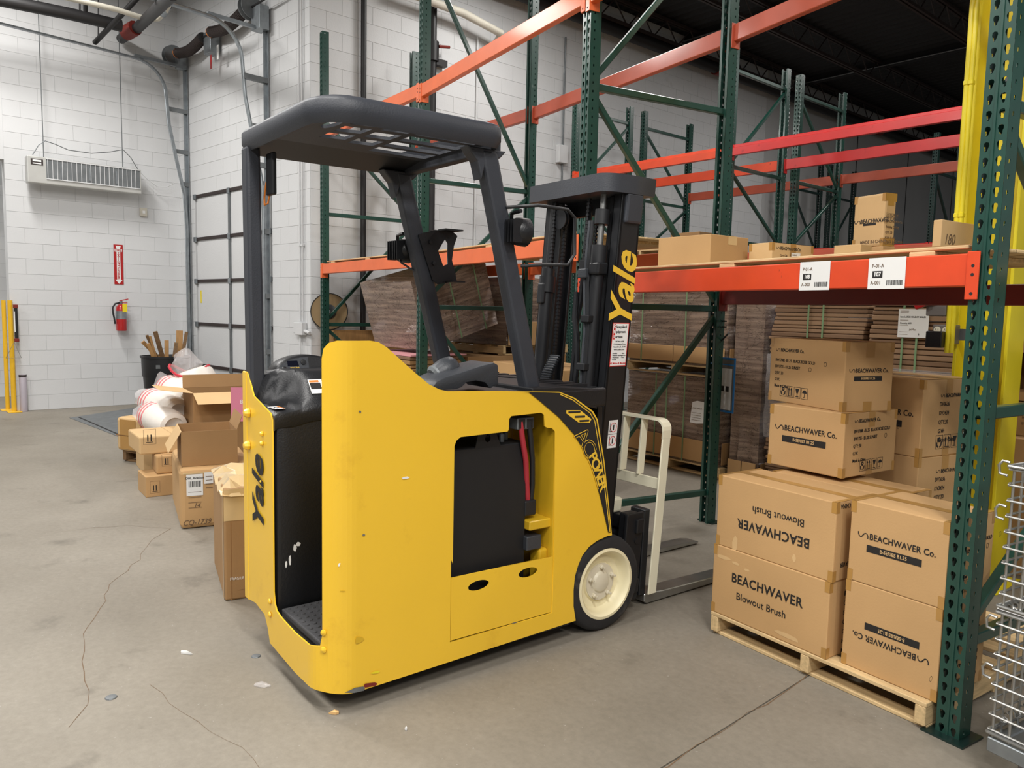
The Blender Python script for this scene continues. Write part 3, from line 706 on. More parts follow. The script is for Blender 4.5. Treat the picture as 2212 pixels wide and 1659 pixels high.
# ---- nose decal
inner = [FS(*p) for p in ((1140,846.5),(1160,862),(1173,873),(1206,901),(1239.5,939),(1266,982.5),(1282.5,1025.6),(1299,1088.5),(1313,1150))]
outer = [FS(*p) for p in ((1129,847),(1207,848.5),(1238,861),(1277,890),(1287,907),(1302,996),(1318,1150))]
dm = holed(outer+inner[::-1], [], .001, 'ink', 'nose_decal'); remap(dm, lambda x,y,z: Vector((.0036+z, x, y))); dec = link('nose_decal', dm, fk)
bl = MB(); 
oi = [FS(*p) for p in ((1209,852),(1236,864),(1273,892),(1283,909),(1298,997),(1316,1148))]
bl.tube([(.0045,a,z) for a, z in oi], .0022, 5); sub('pinstripe', bl, 'yellow_letter', dec)
lg = [FS(*p) for p in ((1222,886),(1252,886),(1276,905),(1272,913),(1249,913),(1222,893))]
lgm = MB().prism(lg, lambda u,v:(.0042,u,v), lambda u,v:(.0052,u,v)); sub('badge', lgm, 'yellow_letter', dec)
for (x0,y0,x1,y1) in ((1226,890,1251,889),(1240,900,1261,899),(1250,909,1270,908)):
    a, b = FS(x0,y0), FS(x1,y1); sub('badge_bar', MB().tube([(.0052,*a),(.0052,*b)], .0045, 6), 'ink', dec)
def decal_text(s, px, py, ang, size, mat, **kw):
    a, z = FS(px, py); t = RA(ang); return text(s, size, mat, dec, (.0046, a, z), (0,math.cos(t),math.sin(t)), (0,-math.sin(t),math.cos(t)), **kw)
for ch, px, py, ang in (('A',1257,944,-48),('C',1269,968,-54)): 
    decal_text(ch, px, py, ang, .105, 'yellow_letter', bold=.012, sx=1.15); 
    o = decal_text(ch, px, py, ang, .105, 'ink', bold=-.012, sx=1.15); o.location.x = .0054
for ch, px, py, ang in (('P',1279,987,-62),('O',1285,1003,-66),('W',1291,1020,-69),('E',1296,1036,-72),('R',1300,1050,-74)): decal_text(ch, px, py, ang, .068, 'yellow_letter', bold=.02, sx=1.1)
ul = [FS(*p) for p in ((1266,985),(1276,1008),(1284,1032),(1291,1056))]; sub('underline', MB().tube([(.0045,a,z) for a, z in ul], .002, 5), 'yellow_letter', dec)
# ---- top deck, armrest, control knob
sub('top_deck', MB().box(-WID+.02,-.004,-.92,-.05,1.06,1.145), 'plastic_black', fk, bevel=.01)
for i in range(9): sub('deck_rib', MB().box(-.80+i*.085,-.76+i*.085,-.46,-.10,1.145,1.158), 'fork_black', fk)
sub('nose_cap', MB().prism([(-.14,1.145),(-.32,1.162),(-.48,1.162),(-.48,1.13),(-.1,1.05)], lambda u,v:(-WID+.03,u,v), lambda u,v:(-.006,u,v)), 'fork_black', fk, bevel=.006)
arm = [FS(*p, .10) for p in ((930,838),(942,823),(960,814),(1000,802),(1040,789),(1064,783),(1073,788),(1074,830),(1062,834),(1060,838),(1055,838),(1045,826),(1025,822),(1005,826),(995,836),(985,840),(950,842))]
am = MB().prism(arm, lambda u,v:(-.26,u,v), lambda u,v:(-.09,u,v)); sub('armrest', am, 'plastic_grey', fk, bevel=.008, smooth=True)
kp = FS(957,800,.24); kn = MB().lathe([(.012,-.03),(.036,-.02),(.046,.0),(.052,.03),(.055,.05),(.05,.085),(.035,.10),(.0,.105)], 18, (-.24,kp[0]-.03,kp[1]-.02), (0,.92,.38)); jk = sub('control_knob', kn, 'plastic_grey', fk, smooth=True)
sub('knob_band', MB().lathe([(.036,-.024),(.047,-.014),(.048,-.004),(.036,-.002)], 18, (-.24,kp[0]-.03,kp[1]-.02), (0,.92,.38)), 'galvanised_dull', jk)
sub('control_bezel', MB().tube([(-.12,-.98,1.20),(-.2,-.93,1.165),(-.32,-.86,1.15)], .03, 8), 'plastic_black', fk, smooth=True)
# ---- roof guard
def post_bar(p, q, w, d, name, **kw):
    p, q = Vector(p), Vector(q); m = MB()
    vs = [(c.x+sx*w/2, c.y+sy*d/2, c.z) for c in (p, q) for sx, sy in ((-1,-1),(1,-1),(1,1),(-1,1))]
    m.add(vs, [(0,1,2,3),(7,6,5,4),(0,4,5,1),(1,5,6,2),(2,6,7,3),(3,7,4,0)]); return sub(name, m, kw.get('mat','guard_grey'), fk, bevel=.012)
post_bar((-.775,-1.375,1.0), (-.775,-1.385,2.13), .075, .06, 'guard_post')
post_bar((-.085,-.43,1.14), (-.085,-.685,2.11), .065, .08, 'guard_post')
post_bar((-.775,-.42,1.14), (-.775,-.685,2.11), .065, .08, 'guard_post')
for x in (-.085, -.775):
    m = MB().prism([(-.79,2.115),(-.60,2.115),(-.63,2.085),(-.70,2.06),(-.72,1.99),(-.74,2.06),(-.77,2.09)], lambda u,v:(x-.03,u,v), lambda u,v:(x+.03,u,v)); sub('post_head', m, 'guard_grey', fk, bevel=.006)
ro = arc(-.17,-1.25,.16,-90,0,6)+arc(-.06,-.70,.06,0,80,4)+[(-.10,-.625),(-.74,-.62)]+arc(-.79,-.68,.06,90,180,4)+arc(-.79,-1.36,.055,180,270,4)
ro = [(x if True else 0, y) for x, y in ro]
def inset(poly, d):
    c = Vector((-.42,-1.02)); res = []
    n = len(poly)
    for i in range(n):
        p0, p1, p2 = Vector(poly[i-1]), Vector(poly[i]), Vector(poly[(i+1) % n]); t = (p2-p0).normalized(); nn = Vector((-t.y, t.x)); 
        if nn.dot(c-p1) < 0: nn = -nn
        res.append(tuple(p1+nn*d))
    return res
rings = [(inset(ro,.018),2.112),(ro,2.14),(ro,2.185),(inset(ro,.012),2.20),(inset(ro,.045),2.212),(inset(ro,.06),2.205),(inset(ro,.05),2.16),(inset(ro,.032),2.116)]
rm = MB(); n = len(ro); vs = []; fs = []
for poly, z in rings: vs += [(x,y,z) for x, y in poly]
k = len(rings)
for i in range(k):
    for j in range(n): fs.append((i*n+j, i*n+(j+1) % n, ((i+1) % k)*n+(j+1) % n, ((i+1) % k)*n+j))
rm.add(vs, fs); roof = sub('guard_rim', rm, 'guard_grey', fk, smooth=True)
ho = []
ho.append([(-.215+.085*math.cos(t*math.pi/8), -1.275+.024*math.sin(t*math.pi/8)) for t in range(16)])
for x in (-.115,-.255,-.395): ho.append([(x-.058,-1.225),(x+.040,-1.225),(x+.060,-1.125),(x-.038,-1.125)])
for x in (-.13,-.275,-.42): ho.append([(x-.055,-1.095),(x+.045,-1.095),(x+.062,-.99),(x-.040,-.99)])
for x in (-.115,-.245,-.375,-.505): ho.append([(x-.052,-.96),(x+.046,-.96),(x+.052,-.69),(x-.046,-.69)])
gp = holed(inset(ro,.04), ho, .012, 'guard_grey', 'guard_grille'); remap(gp, lambda x,y,z: Vector((x,y,2.15+z))); link('guard_grille', gp, fk)
sub('guard_trough', MB().prism([(-.83,2.11),(-.60,2.145),(-.60,2.16),(-.83,2.16)], lambda u,v:(u,-1.37,v), lambda u,v:(u,-.66,v)), 'fork_black', fk)
sub('guard_crossbar', MB().box(-.76,-.06,-.675,-.625,2.105,2.15), 'guard_grey', fk, bevel=.006)
pch = MB().box(-.715,-.640,-1.345,-1.325,1.93,2.10); pc = sub('document_pouch', pch, 'fork_black', fk, bevel=.006)
sub('tether', MB().tube([(-.735,-1.335,1.99),(-.745,-1.34,1.93),(-.73,-1.345,1.895),(-.705,-1.34,1.90),(-.70,-1.335,1.93)], .004, 6), 'label_orange', pc)
# lamps and brackets on the raked posts
def work_lamp(x, y, z):
    m = MB().lathe([(.02,-.05),(.045,-.045),(.055,-.03),(.058,.0),(.058,.02),(.05,.024),(.0,.024)], 18, (x,y,z), (.1,1,-.05)); L = sub('work_lamp', m, 'plastic_black', fk, smooth=True)
    f = MB()
    for i in range(6): f.box(x-.05+i*.018,x-.046+i*.018,y-.075,y-.03,z-.045,z+.045)
    sub('cooling_fin', f, 'plastic_black', L)
    sub('lamp_bracket', MB().tube([(x-.05,y-.02,z+.02),(x-.03,y-.03,z+.075),(x+.03,y-.03,z+.08)], .009, 6), 'plastic_black', L)
work_lamp(-.03,-.535,1.80); work_lamp(-.87,-.60,1.76)
sub('lamp_wire', MB().tube([(-.87,-.65,1.75),(-.84,-.64,1.70),(-.78,-.60,1.66),(-.745,-.57,1.60)], .005, 6), 'fork_black', fk)
sub('lamp_guard', MB().tube([(-.05,-.60,1.895),(.03,-.50,1.905),(.05,-.36,1.90),(.05,-.32,1.87),(.05,-.315,1.72),(.045,-.35,1.675),(.02,-.47,1.67),(-.05,-.52,1.665)], .007, 8), 'fork_black', fk, smooth=True)
bk = holed([(-.61,1.83),(-.52,1.86),(-.42,1.86),(-.39,1.84),(-.41,1.79),(-.42,1.72),(-.40,1.66),(-.39,1.62),(-.50,1.60),(-.53,1.62)],
           [[(-.475,1.80),(-.46,1.82),(-.445,1.80),(-.445,1.70),(-.47,1.69),(-.50,1.76)]], .006, 'plastic_black', 'mount_bracket')
remap(bk, lambda x,y,z: Vector((-.735+z, x, y))); bk = link('mount_bracket', bk, fk)
[sub('bracket_flange', MB().box(-.735,-.665,q[0],q[1],q[2],q[2]+.007), 'plastic_black', bk) for q in ((-.50,-.40,1.857),(-.46,-.385,1.612))]
[sub('bracket_bolt', MB().lathe([(.010,0),(.010,.008),(0,.009)], 8, q, (1,0,0)), 'fork_black', bk) for q in ((-.732,-.545,1.80),(-.732,-.525,1.70))]
# ---- wheel
for x, nme in ((0,'drive_tyre'), (-.86,'drive_tyre')):
    sx = 1 if x == 0 else -1
    cx = -.005 if x == 0 else -.855
    ty = MB().lathe([(.158,-.15),(.205,-.15),(.222,-.13),(.227,-.10),(.227,-.03),(.220,-.010),(.205,0),(.170,.001),(.160,-.01)], 40, (cx,-.015,.227), (sx,0,0), caps=(1,0)); tyo = sub(nme, ty, 'rubber', fk, smooth=True)
    rmm = MB().lathe([(.166,-.008),(.168,.002),(.155,.004),(.146,-.004),(.140,-.03),(.125,-.048),(.095,-.052),(.090,-.042),(.050,-.042),(.046,-.030),(.0,-.030)], 40, (cx,-.015,.227), (sx,0,0), caps=(0,0)); sub('wheel_rim', rmm, 'hub_rim', tyo, smooth=True)
    sub('wheel_hub', MB().lathe([(.088,-.042),(.087,-.037),(.052,-.036),(.046,-.028),(.040,-.024),(.0,-.024)], 32, (cx,-.015,.227), (sx,0,0), caps=(0,0)), 'hub_cream', tyo, smooth=True)
    for i in range(5):
        t = RA(90+72*i); nb = MB(); nb.lathe([(.011,-.04),(.011,-.026),(.006,-.022),(.006,-.008),(0,-.007)], 8, (cx,-.015+.072*math.cos(t),.227+.072*math.sin(t)), (sx,0,0))
        sub('wheel_nut', nb, 'hub_cream', tyo)
sub('axle', MB().box(-.72,-.15,-.10,.09,.14,.30), 'fork_black', fk, bevel=.01)
sub('rear_caster', MB().lathe([(.03,-.05),(.10,-.05),(.105,-.03),(.105,.03),(.10,.05),(.03,.05)], 24, (-.43,-1.15,.105), (1,0,0)), 'rubber', fk, smooth=True)
sub('front_apron', MB().box(-.80,-.06,-.05,-.02,.28,1.05), 'fork_black', fk)
# ---- mast (leans forward a little)
TILT = .0787
def T(x, y, z): return Vector((-.43+(x+.43)*.675, y+TILT*(z-.1), z))
def T2(x, y, z): return Vector((x, y+TILT*(z-.1), z))
def tl2(mb): mb.v = [T2(*v) for v in mb.v]; return mb
def tl(mb): mb.v = [T(*v) for v in mb.v]; return mb
def chan(x0, x1, y0, y1, z0, z1, t=.018, op=1):
    m = MB(); m.box(x0,x1,y0,y0+t,z0,z1); m.box(x0,x1,y1-t,y1,z0,z1)
    if op > 0: m.box(x0,x0+t,y0,y1,z0,z1)
    else: m.box(x1-t,x1,y0,y1,z0,z1)
    return m
# outer channels open inwards: flat web outside
sub('outer_rail', tl(chan(-.095,-.015,0,.135,.09,2.07,op=-1)), 'fork_black', fk, bevel=.003, seg=1)
sub('outer_rail', tl(chan(-.845,-.765,0,.135,.09,2.07,op=1)), 'fork_black', fk, bevel=.003, seg=1)
sub('inner_rail', tl(chan(-.175,-.115,.02,.125,.12,2.04,op=-1)), 'fork_black', fk, bevel=.003, seg=1)
sub('inner_rail', tl(chan(-.745,-.685,.02,.125,.12,2.04,op=1)), 'fork_black', fk, bevel=.003, seg=1)
for z in (.32, 1.05, 2.02): sub('mast_tie', tl(MB().box(-.80,-.06,.085,.12,z-.05,z+.04)), 'fork_black', fk, bevel=.004, seg=1)
cy = MB().tube([T(-.155,-.03,.15),T(-.155,-.03,1.78)], .032, 16); cyl = sub('lift_cylinder', cy, 'fork_black', fk, smooth=True)
sub('cylinder_rod', MB().tube([T(-.155,-.03,1.78),T(-.155,-.03,2.07)], .016, 12), 'steel_plain', cyl, smooth=True)
sub('cylinder_gland', MB().tube([T(-.155,-.03,1.70),T(-.155,-.03,1.80)], .040, 16), 'fork_black', cyl, smooth=True); sub('cylinder_gland', MB().tube([T(-.155,-.03,1.90),T(-.155,-.03,1.97)], .036, 16), 'fork_black', cyl, smooth=True)
cy = MB().tube([T(-.70,-.03,.15),T(-.70,-.03,1.70)], .034, 16); cyl = sub('lift_cylinder', cy, 'fork_black', fk, smooth=True)
sub('cylinder_gland', MB().tube([T(-.70,-.03,1.58),T(-.70,-.03,1.66)], .043, 16), 'fork_black', cyl, smooth=True)
sub('cylinder_rod', MB().tube([T(-.70,-.03,1.70),T(-.70,-.03,2.07)], .016, 12), 'fork_black', cyl, smooth=True)
def chain(x, y, z0, z1, w=.028):
    m = MB(); z = z0
    while z < z1:
        m.v += [T(*v) for v in MB().box(x-w/2,x+w/2,y-.006,y+.006,z,z+.011).v]; o = len(m.v)-8
        m.f += [tuple(i+o for i in f) for f in MB().box(0,1,0,1,0,1).f]
        z += .019
    m2 = MB().box(x-w*.28,x+w*.28,y-.004,y+.004,z0,z1); o = len(m.v); m.v += [T(*v) for v in m2.v]; m.f += [tuple(i+o for i in f) for f in m2.f]
    return sub('lift_chain', m, 'fork_black', fk)
chain(-.60,.0,.55,1.95); chain(-.655,-.045,1.72,2.03); chain(-.24,-.01,.9,1.95); chain(-.28,-.045,1.66,2.03)
ph = MB().lathe([(.03,-.012),(.05,-.012),(.05,-.006),(.042,-.004),(.042,.004),(.05,.006),(.05,.012),(.03,.012)], 20, T(-.60,-.03,1.95), (0,1,0)); sub('chain_pulley', ph, 'fork_black', fk, smooth=True)
for x, y, pts in ((0,0,[(-.37,.0,.45),(-.37,.0,1.30),(-.38,.0,1.42),(-.35,.0,1.55),(-.34,.0,2.0)]), (0,0,[(-.30,-.02,.5),(-.30,-.02,1.25),(-.325,-.02,1.36),(-.37,-.02,1.45),(-.37,-.02,1.58)])):
    sub('hydraulic_pipe', MB().tube([T(*p) for p in pts], .014, 8), 'fork_black', fk, smooth=True)
for dx in (0, .028):
    sub('hydraulic_hose', MB().tube([T(-.235+dx,-.055,1.92),T(-.23+dx,-.06,1.75),T(-.225+dx,-.06,1.62),T(-.205+dx,-.06,1.52),T(-.18+dx,-.06,1.40),T(-.17+dx,-.06,1.10),T(-.165+dx,-.065,.9),T(-.155+dx,-.07,.72),T(-.14+dx,-.07,.55)], .010, 8), 'plastic_grey' if dx == 0 else 'fork_black', fk, smooth=True)
for z in (.93, 1.22, 1.45): sub('hose_clamp', tl(MB().box(-.205,-.12,-.085,-.045,z-.018,z+.018)), 'fork_black', fk, bevel=.004, seg=1)
sub('hose_clamp', tl(MB().box(-.275,-.19,-.085,-.05,1.645,1.69)), 'plastic_grey', fk, bevel=.005)
sub('chain_anchor', tl(MB().box(-.31,-.25,-.06,-.01,1.69,1.735)), 'fork_black', fk, bevel=.004, seg=1)
sub('valve_block', tl(MB().box(-.74,-.665,-.075,-.01,1.52,1.63)), 'fork_black', fk, bevel=.01)
sub('valve_block', tl(MB().box(-.19,-.09,-.07,.0,1.66,1.72)), 'fork_black', fk, bevel=.01)
cr = MB(); pts = []
for i in range(13):
    t = math.pi*i/12; pts.append((-.47,-.06-.055*math.sin(t)*1.0,.98+.28*(i/12)))
for a, b in zip(pts[:-1], pts[1:]): cr.bar(T(*a), T(*b), .06, .016)
crr = sub('cable_carrier', cr, 'plastic_black', fk)
kt = MB()
for i in range(26):
    f = i/25*12; k0 = min(int(f),11); p = Vector(pts[k0]).lerp(Vector(pts[k0+1]), f-k0); q = T(*p); kt.box(q.x-.034,q.x+.034,q.y-.014,q.y-.004,q.z-.003,q.z+.003)
sub('carrier_link', kt, 'plastic_grey', crr)
# mast head cover: rounded bar round the top
hc = [(-.90,.20),(-.93,.10),(-.92,-.02),(-.88,-.10)]+arc(-.10,-.01,.11,-90,-10,7)+[(.015,.06),(.012,.20)]
ci = [(-.80,.20),(-.80,.06),(-.10,.06),(-.09,.20)]
hm = MB(); poly = hc+ci[::-1]
hme = holed(poly, [], .085, 'guard_grey', 'mast_cover'); remap(hme, lambda x,y,z: T(x,y,2.085+z+.05*0)); link('mast_cover', hme, fk)
sub('mast_cover_wing', tl(MB().box(-.085,.012,.02,.13,1.905,2.05)), 'guard_grey', fk, bevel=.012)
# mast decals on the right rail web
MX = -.0148
def md(y, z): return T(MX+.0012, y, z)
my = text('Yale', .21, 'yellow_letter', fk, md(.066,1.585), md(.066,1.7)-md(.066,1.5), Vector((0,-1,TILT)), bold=.022, shear=.28, spacing=1.0)
def mlabel(y0, y1, z0, z1, mat, name, par, dx=0.0):
    return sub(name, MB().add([md(y0,z0)+Vector((dx,0,0)),md(y1,z0)+Vector((dx,0,0)),md(y1,z1)+Vector((dx,0,0)),md(y0,z1)+Vector((dx,0,0))], [(0,1,2,3)]), mat, par)
sv = mlabel(.012,.122,1.225,1.435,'label_red','service_sticker', fk)
mlabel(.016,.118,1.230,1.430,'label_white','sticker_face', sv, .0004)
ydir = (md(.1,1.3)-md(.0,1.3)); zdir = (md(.05,1.4)-md(.05,1.3))
def mt_(s, y, z, size, mat='ink', **kw): o = text(s, size, mat, sv, md(y,z)+Vector((.0009,0,0)), ydir, zdir, **kw); return o
mlabel(.020,.032,1.355,1.428,'label_red','logo_block', sv, .0007)
for i, s in enumerate(('C','E','S')): mt_(s, .026, 1.415-i*.024, .018, 'label_white', bold=.03)
for i, s in enumerate(('hicagoland','quipment','ervices')): mt_(s, .035, 1.415-i*.024, .017, align='LEFT', bold=.02)
for i, s in enumerate(('847-464-6600','176 Arlington Drive','Hampshire, IL 60140','www.ceslifts.com')): mt_(s, .067, 1.345-i*.013, .010)
for i, s in enumerate(('- Forklifts','- Material Handling','- Warehouse','- Rentals')): mt_(s, .022, 1.288-i*.010, .009, align='LEFT')
for i, s in enumerate(('- Sales','- Service','- Parts')): mt_(s, .082, 1.288-i*.010, .009, align='LEFT')
mt_('All Makes & Models', .067, 1.240, .013, 'label_red', bold=.01)
ws = mlabel(.045,.105,.83,.965,'label_white','warning_sticker', fk)
for z in (.865,.93):
    rg = MB().tube([md(.078+.02*math.cos(t*math.pi/8), z+.022*math.sin(t*math.pi/8))+Vector((.001,0,0)) for t in range(16)], .0016, 4, closed=True); sub('prohibition_ring', rg, 'label_red', ws)
    mlabel(.074,.082,z-.014,z+.012,'ink','figure', ws, .0008); mlabel(.054,.058,z-.022,z+.022,'ink','mast_mark', ws, .0008); mlabel(.054,.072,z-.022,z-.018,'ink','fork_mark', ws, .0008)
mlabel(.045,.105,.8965,.8985,'ink','divider', ws, .0008)
# ---- carriage, backrest and forks
CR = .235
sub('carriage', tl2(MB().box(-.80,-.08,CR,CR+.05,.40,.47).box(-.80,-.08,CR,CR+.05,.10,.17).box(-.16,-.10,CR-.05,CR+.03,.09,.50).box(-.78,-.72,CR-.05,CR+.03,.09,.50)), 'fork_black', fk, bevel=.006)
sub('side_shift_cylinder', MB().tube([T2(-.62,CR+.02,.36),T2(-.18,CR+.02,.36)], .028, 14).tube([T2(-.18,CR+.02,.36),T2(-.09,CR+.02,.36)], .016, 10), 'fork_black', fk, smooth=True)
sub('carriage_side', tl2(MB().box(-.115,-.095,CR-.06,CR+.06,.06,.50)), 'fork_black', fk, bevel=.006)
sub('carriage_plate', tl2(MB().box(-.42,-.16,CR+.055,CR+.065,.16,.42)), 'box_grey', fk)
vb = tl2(MB().box(-.36,-.24,CR-.03,CR+.05,.47,.545)); vbo = sub('tilt_valve', vb, 'cream_paint', fk, bevel=.012); sub('valve_fitting', MB().lathe([(.016,0),(.016,.02),(0,.021)], 10, T2(-.30,CR+.01,.545)), 'steel_plain', vbo)
BR = CR+.155
def brbar(x0, x1, z0, z1, y0=BR, y1=BR+.012): return tl2(MB().box(x0,x1,y0,y1,z0,z1))
sub('backrest_side', tl2(MB().box(-.088,-.078,BR-.03,BR+.028,.07,.90)), 'cream_paint', fk, bevel=.003, seg=1)
sub('backrest_side', tl2(MB().box(-.782,-.772,BR-.03,BR+.028,.07,.90)), 'cream_paint', fk, bevel=.003, seg=1)
tp = MB(); 
pts = [(-.083,.86)]+[(-.083-.05+.05*math.cos(RA(t)), .90+.05*math.sin(RA(t))) for t in (0,20,45,70,90)]+[(-.727,.95)]+[(-.727+.05*math.cos(RA(t)), .90+.05*math.sin(RA(t))) for t in (110,135,160,180)]+[(-.777,.86)]
for a, b in zip(pts[:-1], pts[1:]): tp.bar(T2(a[0],BR-.001,a[1]), T2(b[0],BR-.001,b[1]), .058, .010, up=(0,0,1) if abs(a[0]-b[0])>.01 else (1,0,0))
tpo = MB(); vs = []
for (x, z) in pts:
    i = pts.index((x,z)); a = pts[max(i-1,0)]; b = pts[min(i+1,len(pts)-1)]; tx, tz = b[0]-a[0], b[1]-a[1]; l = math.hypot(tx,tz); nx_, nz_ = -tz/l, tx/l
    for s, yy in ((-.005,BR-.03),(-.005,BR+.028),(.005,BR+.028),(.005,BR-.03)): vs.append(T2(x+nx_*s, yy, z+nz_*s))
fs = [(i*4+k, i*4+(k+1) % 4, (i+1)*4+(k+1) % 4, (i+1)*4+k) for i in range(len(pts)-1) for k in range(4)]
tpo.add(vs, fs); sub('backrest_top', tpo, 'cream_paint', fk)
sub('backrest_rail', tl2(MB().box(-.775,-.085,BR-.012,BR+.0,.60,.655)), 'cream_paint', fk, bevel=.002, seg=1)
for x in (-.235,-.36,-.50,-.63): sub('backrest_bar', tl2(MB().box(x-.006,x+.006,BR-.025,BR+.02,.655,.946)), 'cream_paint', fk, bevel=.002, seg=1)
for x0, x1 in ((-.215,-.115), (-.745,-.645)):
    m = MB(); m.prism([(.30,.02),(.32,.008),(1.36,.008),(1.38,.016),(1.30,.03),(.45,.052),(.36,.06),(.30,.06)], lambda u,v:(x0,u+.07,v), lambda u,v:(x1,u+.07,v))
    fo = sub('fork', m, 'steel_plain', fk, bevel=.004, seg=1)
    sub('fork_shank', MB().prism([(.30,.06),(.345,.06),(.36,.50),(.32,.50)], lambda u,v:(x0,u+.03,v), lambda u,v:(x1,u+.03,v)), 'fork_black', fo, bevel=.004, seg=1)

# ================================================================== CARTONS
def ang2(d): return Vector((math.cos(RA(d)), math.sin(RA(d)), 0))
def hit(px, py, C, ang):
    """distance from C along a level direction to the sight line through a pixel"""
    r = ray(px, py); d = ang2(ang); C = Vector(C)
    den = r.x*d.y-r.y*d.x
    return -(r.x*(C.y-EYE.y)-r.y*(C.x-EYE.x))/den
def ZP(px, py, P):
    r = ray(px, py); n = Vector((r.x, r.y, 0)); return PL(px, py, P, n).z
def AT(px, py, dist):
    """point on a sight line at a level distance from the camera"""
    r = ray(px, py); return EYE+r*(dist/math.hypot(r.x, r.y))
class Face:
    def __init__(s, root, fn, xd, yd, W, H, flip=False): s.root, s.fn, s.xd, s.yd, s.W, s.H, s.flip = root, fn, Vector(xd), Vector(yd), W, H, flip
    def p(s, u, v, e=.0012):
        if s.flip: u, v = s.W-u, s.H-v
        return Vector(s.fn(u, v, e))
    def dirs(s): return (-s.xd, -s.yd) if s.flip else (s.xd, s.yd)
    def text(s, t, u, v, size, mat='ink', sx=.9, e=.0012, par=None, **kw):
        x, y = s.dirs(); kw.setdefault('align', 'LEFT'); return text(t, size, mat, par or s.root, s.p(u, v, e), x, y, sx=sx, **kw)
    def rect(s, u0, v0, u1, v1, mat='ink', name='print_bar', e=.001, par=None):
        return sub(name, MB().add([s.p(u0,v0,e), s.p(u1,v0,e), s.p(u1,v1,e), s.p(u0,v1,e)], [(0,1,2,3)]), mat, par or s.root)
    def ribbon(s, pts, w, mat='ink', name='print_mark', e=.001, closed=False, par=None):
        P = [Vector(p) for p in pts]; n = len(P); vs = []
        for i in range(n):
            a = P[(i-1) % n] if (i or closed) else P[0]; b = P[(i+1) % n] if (i < n-1 or closed) else P[-1]
            d = (b-a).normalized(); k = Vector((-d.y, d.x))*w/2; vs += [s.p(*(P[i]+k), e), s.p(*(P[i]-k), e)]
        fs = [(2*i, 2*i+1, (2*i+3) % (2*n), (2*i+2) % (2*n)) for i in range(n if closed else n-1)]
        return sub(name, MB().add(vs, fs), mat, par or s.root)
    def wave(s, u, v, k, mat='ink'):
        pts = []
        pts += [(-1.0,.55),(-1.02,.30),(-.98,.05),(-.86,-.20),(-.68,-.38),(-.48,-.42),(-.30,-.32),(-.14,-.12),(0,.08),(.14,.28),(.30,.42),(.50,.46),(.70,.38),(.86,.18),(.95,-.06),(.97,-.32),(.93,-.55)]
        return s.ribbon([(u+k*x, v+k*y*.95) for x, y in pts], k*.2, mat, 'wave_mark')
    def brand(s, u, v, size, mat='ink', bar=True, sub_='B-SERIES B1.25'):
        """wave mark, name, bar with knocked-out line"""
        s.wave(u+size*.62, v+size*.02, size*.58, mat)
        s.text('BEACHWAVER Co.', u+size*1.35, v, size*.98, mat, sx=.86, bold=.012, spacing=1.06)
        if bar:
            b = s.rect(u+size*1.1, v-size*1.75, u+size*7.3, v-size*.95); s.text(sub_, u+size*4.2, v-size*1.35, size*.55, 'card_light', e=.0018, par=b, align='CENTER', bold=.012)
    def ring(s, u, v, r, mat='ink'): return s.ribbon([(u+r*math.cos(t*math.pi/6), v+r*1.15*math.sin(t*math.pi/6)) for t in range(12)], r*.22, mat, 'ring_mark', closed=True)
    def icons(s, u, v, k, n=4, mat='ink'):
        for i in range(n):
            x = u+i*k*1.18; s.ribbon([(x,v),(x+k,v),(x+k,v+k*1.25),(x,v+k*1.25)], k*.06, mat, 'icon_frame', closed=True)
            c = x+k/2
            if i % 4 == 0:
                s.ribbon([(c+.17*k*math.cos(t), v+k*.85+.17*k*math.sin(t)) for t in [j*math.pi/4 for j in range(8)]], k*.16, mat, 'icon', closed=True)
                s.ribbon([(c-.34*k,v+k*.62),(c-.3*k,v+k*.32),(c-.1*k,v+k*.14)], k*.16, mat, 'icon'); s.ribbon([(c+.34*k,v+k*.62),(c+.3*k,v+k*.32),(c+.1*k,v+k*.14)], k*.16, mat, 'icon')
            elif i % 4 == 1:
                for q in (-.2, .2):
                    s.ribbon([(c+q*k,v+k*.2),(c+q*k,v+k*1.08)], k*.12, mat, 'icon')
                    s.ribbon([(c+(q-.12)*k,v+k*.82),(c+q*k,v+k*1.08),(c+(q+.12)*k,v+k*.82)], k*.08, mat, 'icon')
                s.ribbon([(c-.38*k,v+k*.14),(c+.38*k,v+k*.14)], k*.07, mat, 'icon')
            elif i % 4 == 2:
                sub('icon', MB().add([s.p(c-.3*k,v+k*1.08), s.p(c+.3*k,v+k*1.08), s.p(c+.12*k,v+k*.55), s.p(c-.12*k,v+k*.55)], [(0,1,2,3)]), mat, s.root)
                s.ribbon([(c,v+k*.58),(c,v+k*.2)], k*.1, mat, 'icon'); s.ribbon([(c-.24*k,v+k*.17),(c+.24*k,v+k*.17)], k*.09, mat, 'icon')
            else:
                pts = [(c+.36*k*math.cos(t*math.pi/8), v+k*.66+.36*k*math.sin(t*math.pi/8)) for t in range(9)]
                sub('icon', MB().add([s.p(*q) for q in pts], [tuple(range(9))]), mat, s.root)
                s.ribbon([(c,v+k*.66),(c,v+k*.24),(c-.1*k,v+k*.15),(c-.2*k,v+k*.24)], k*.07, mat, 'icon')
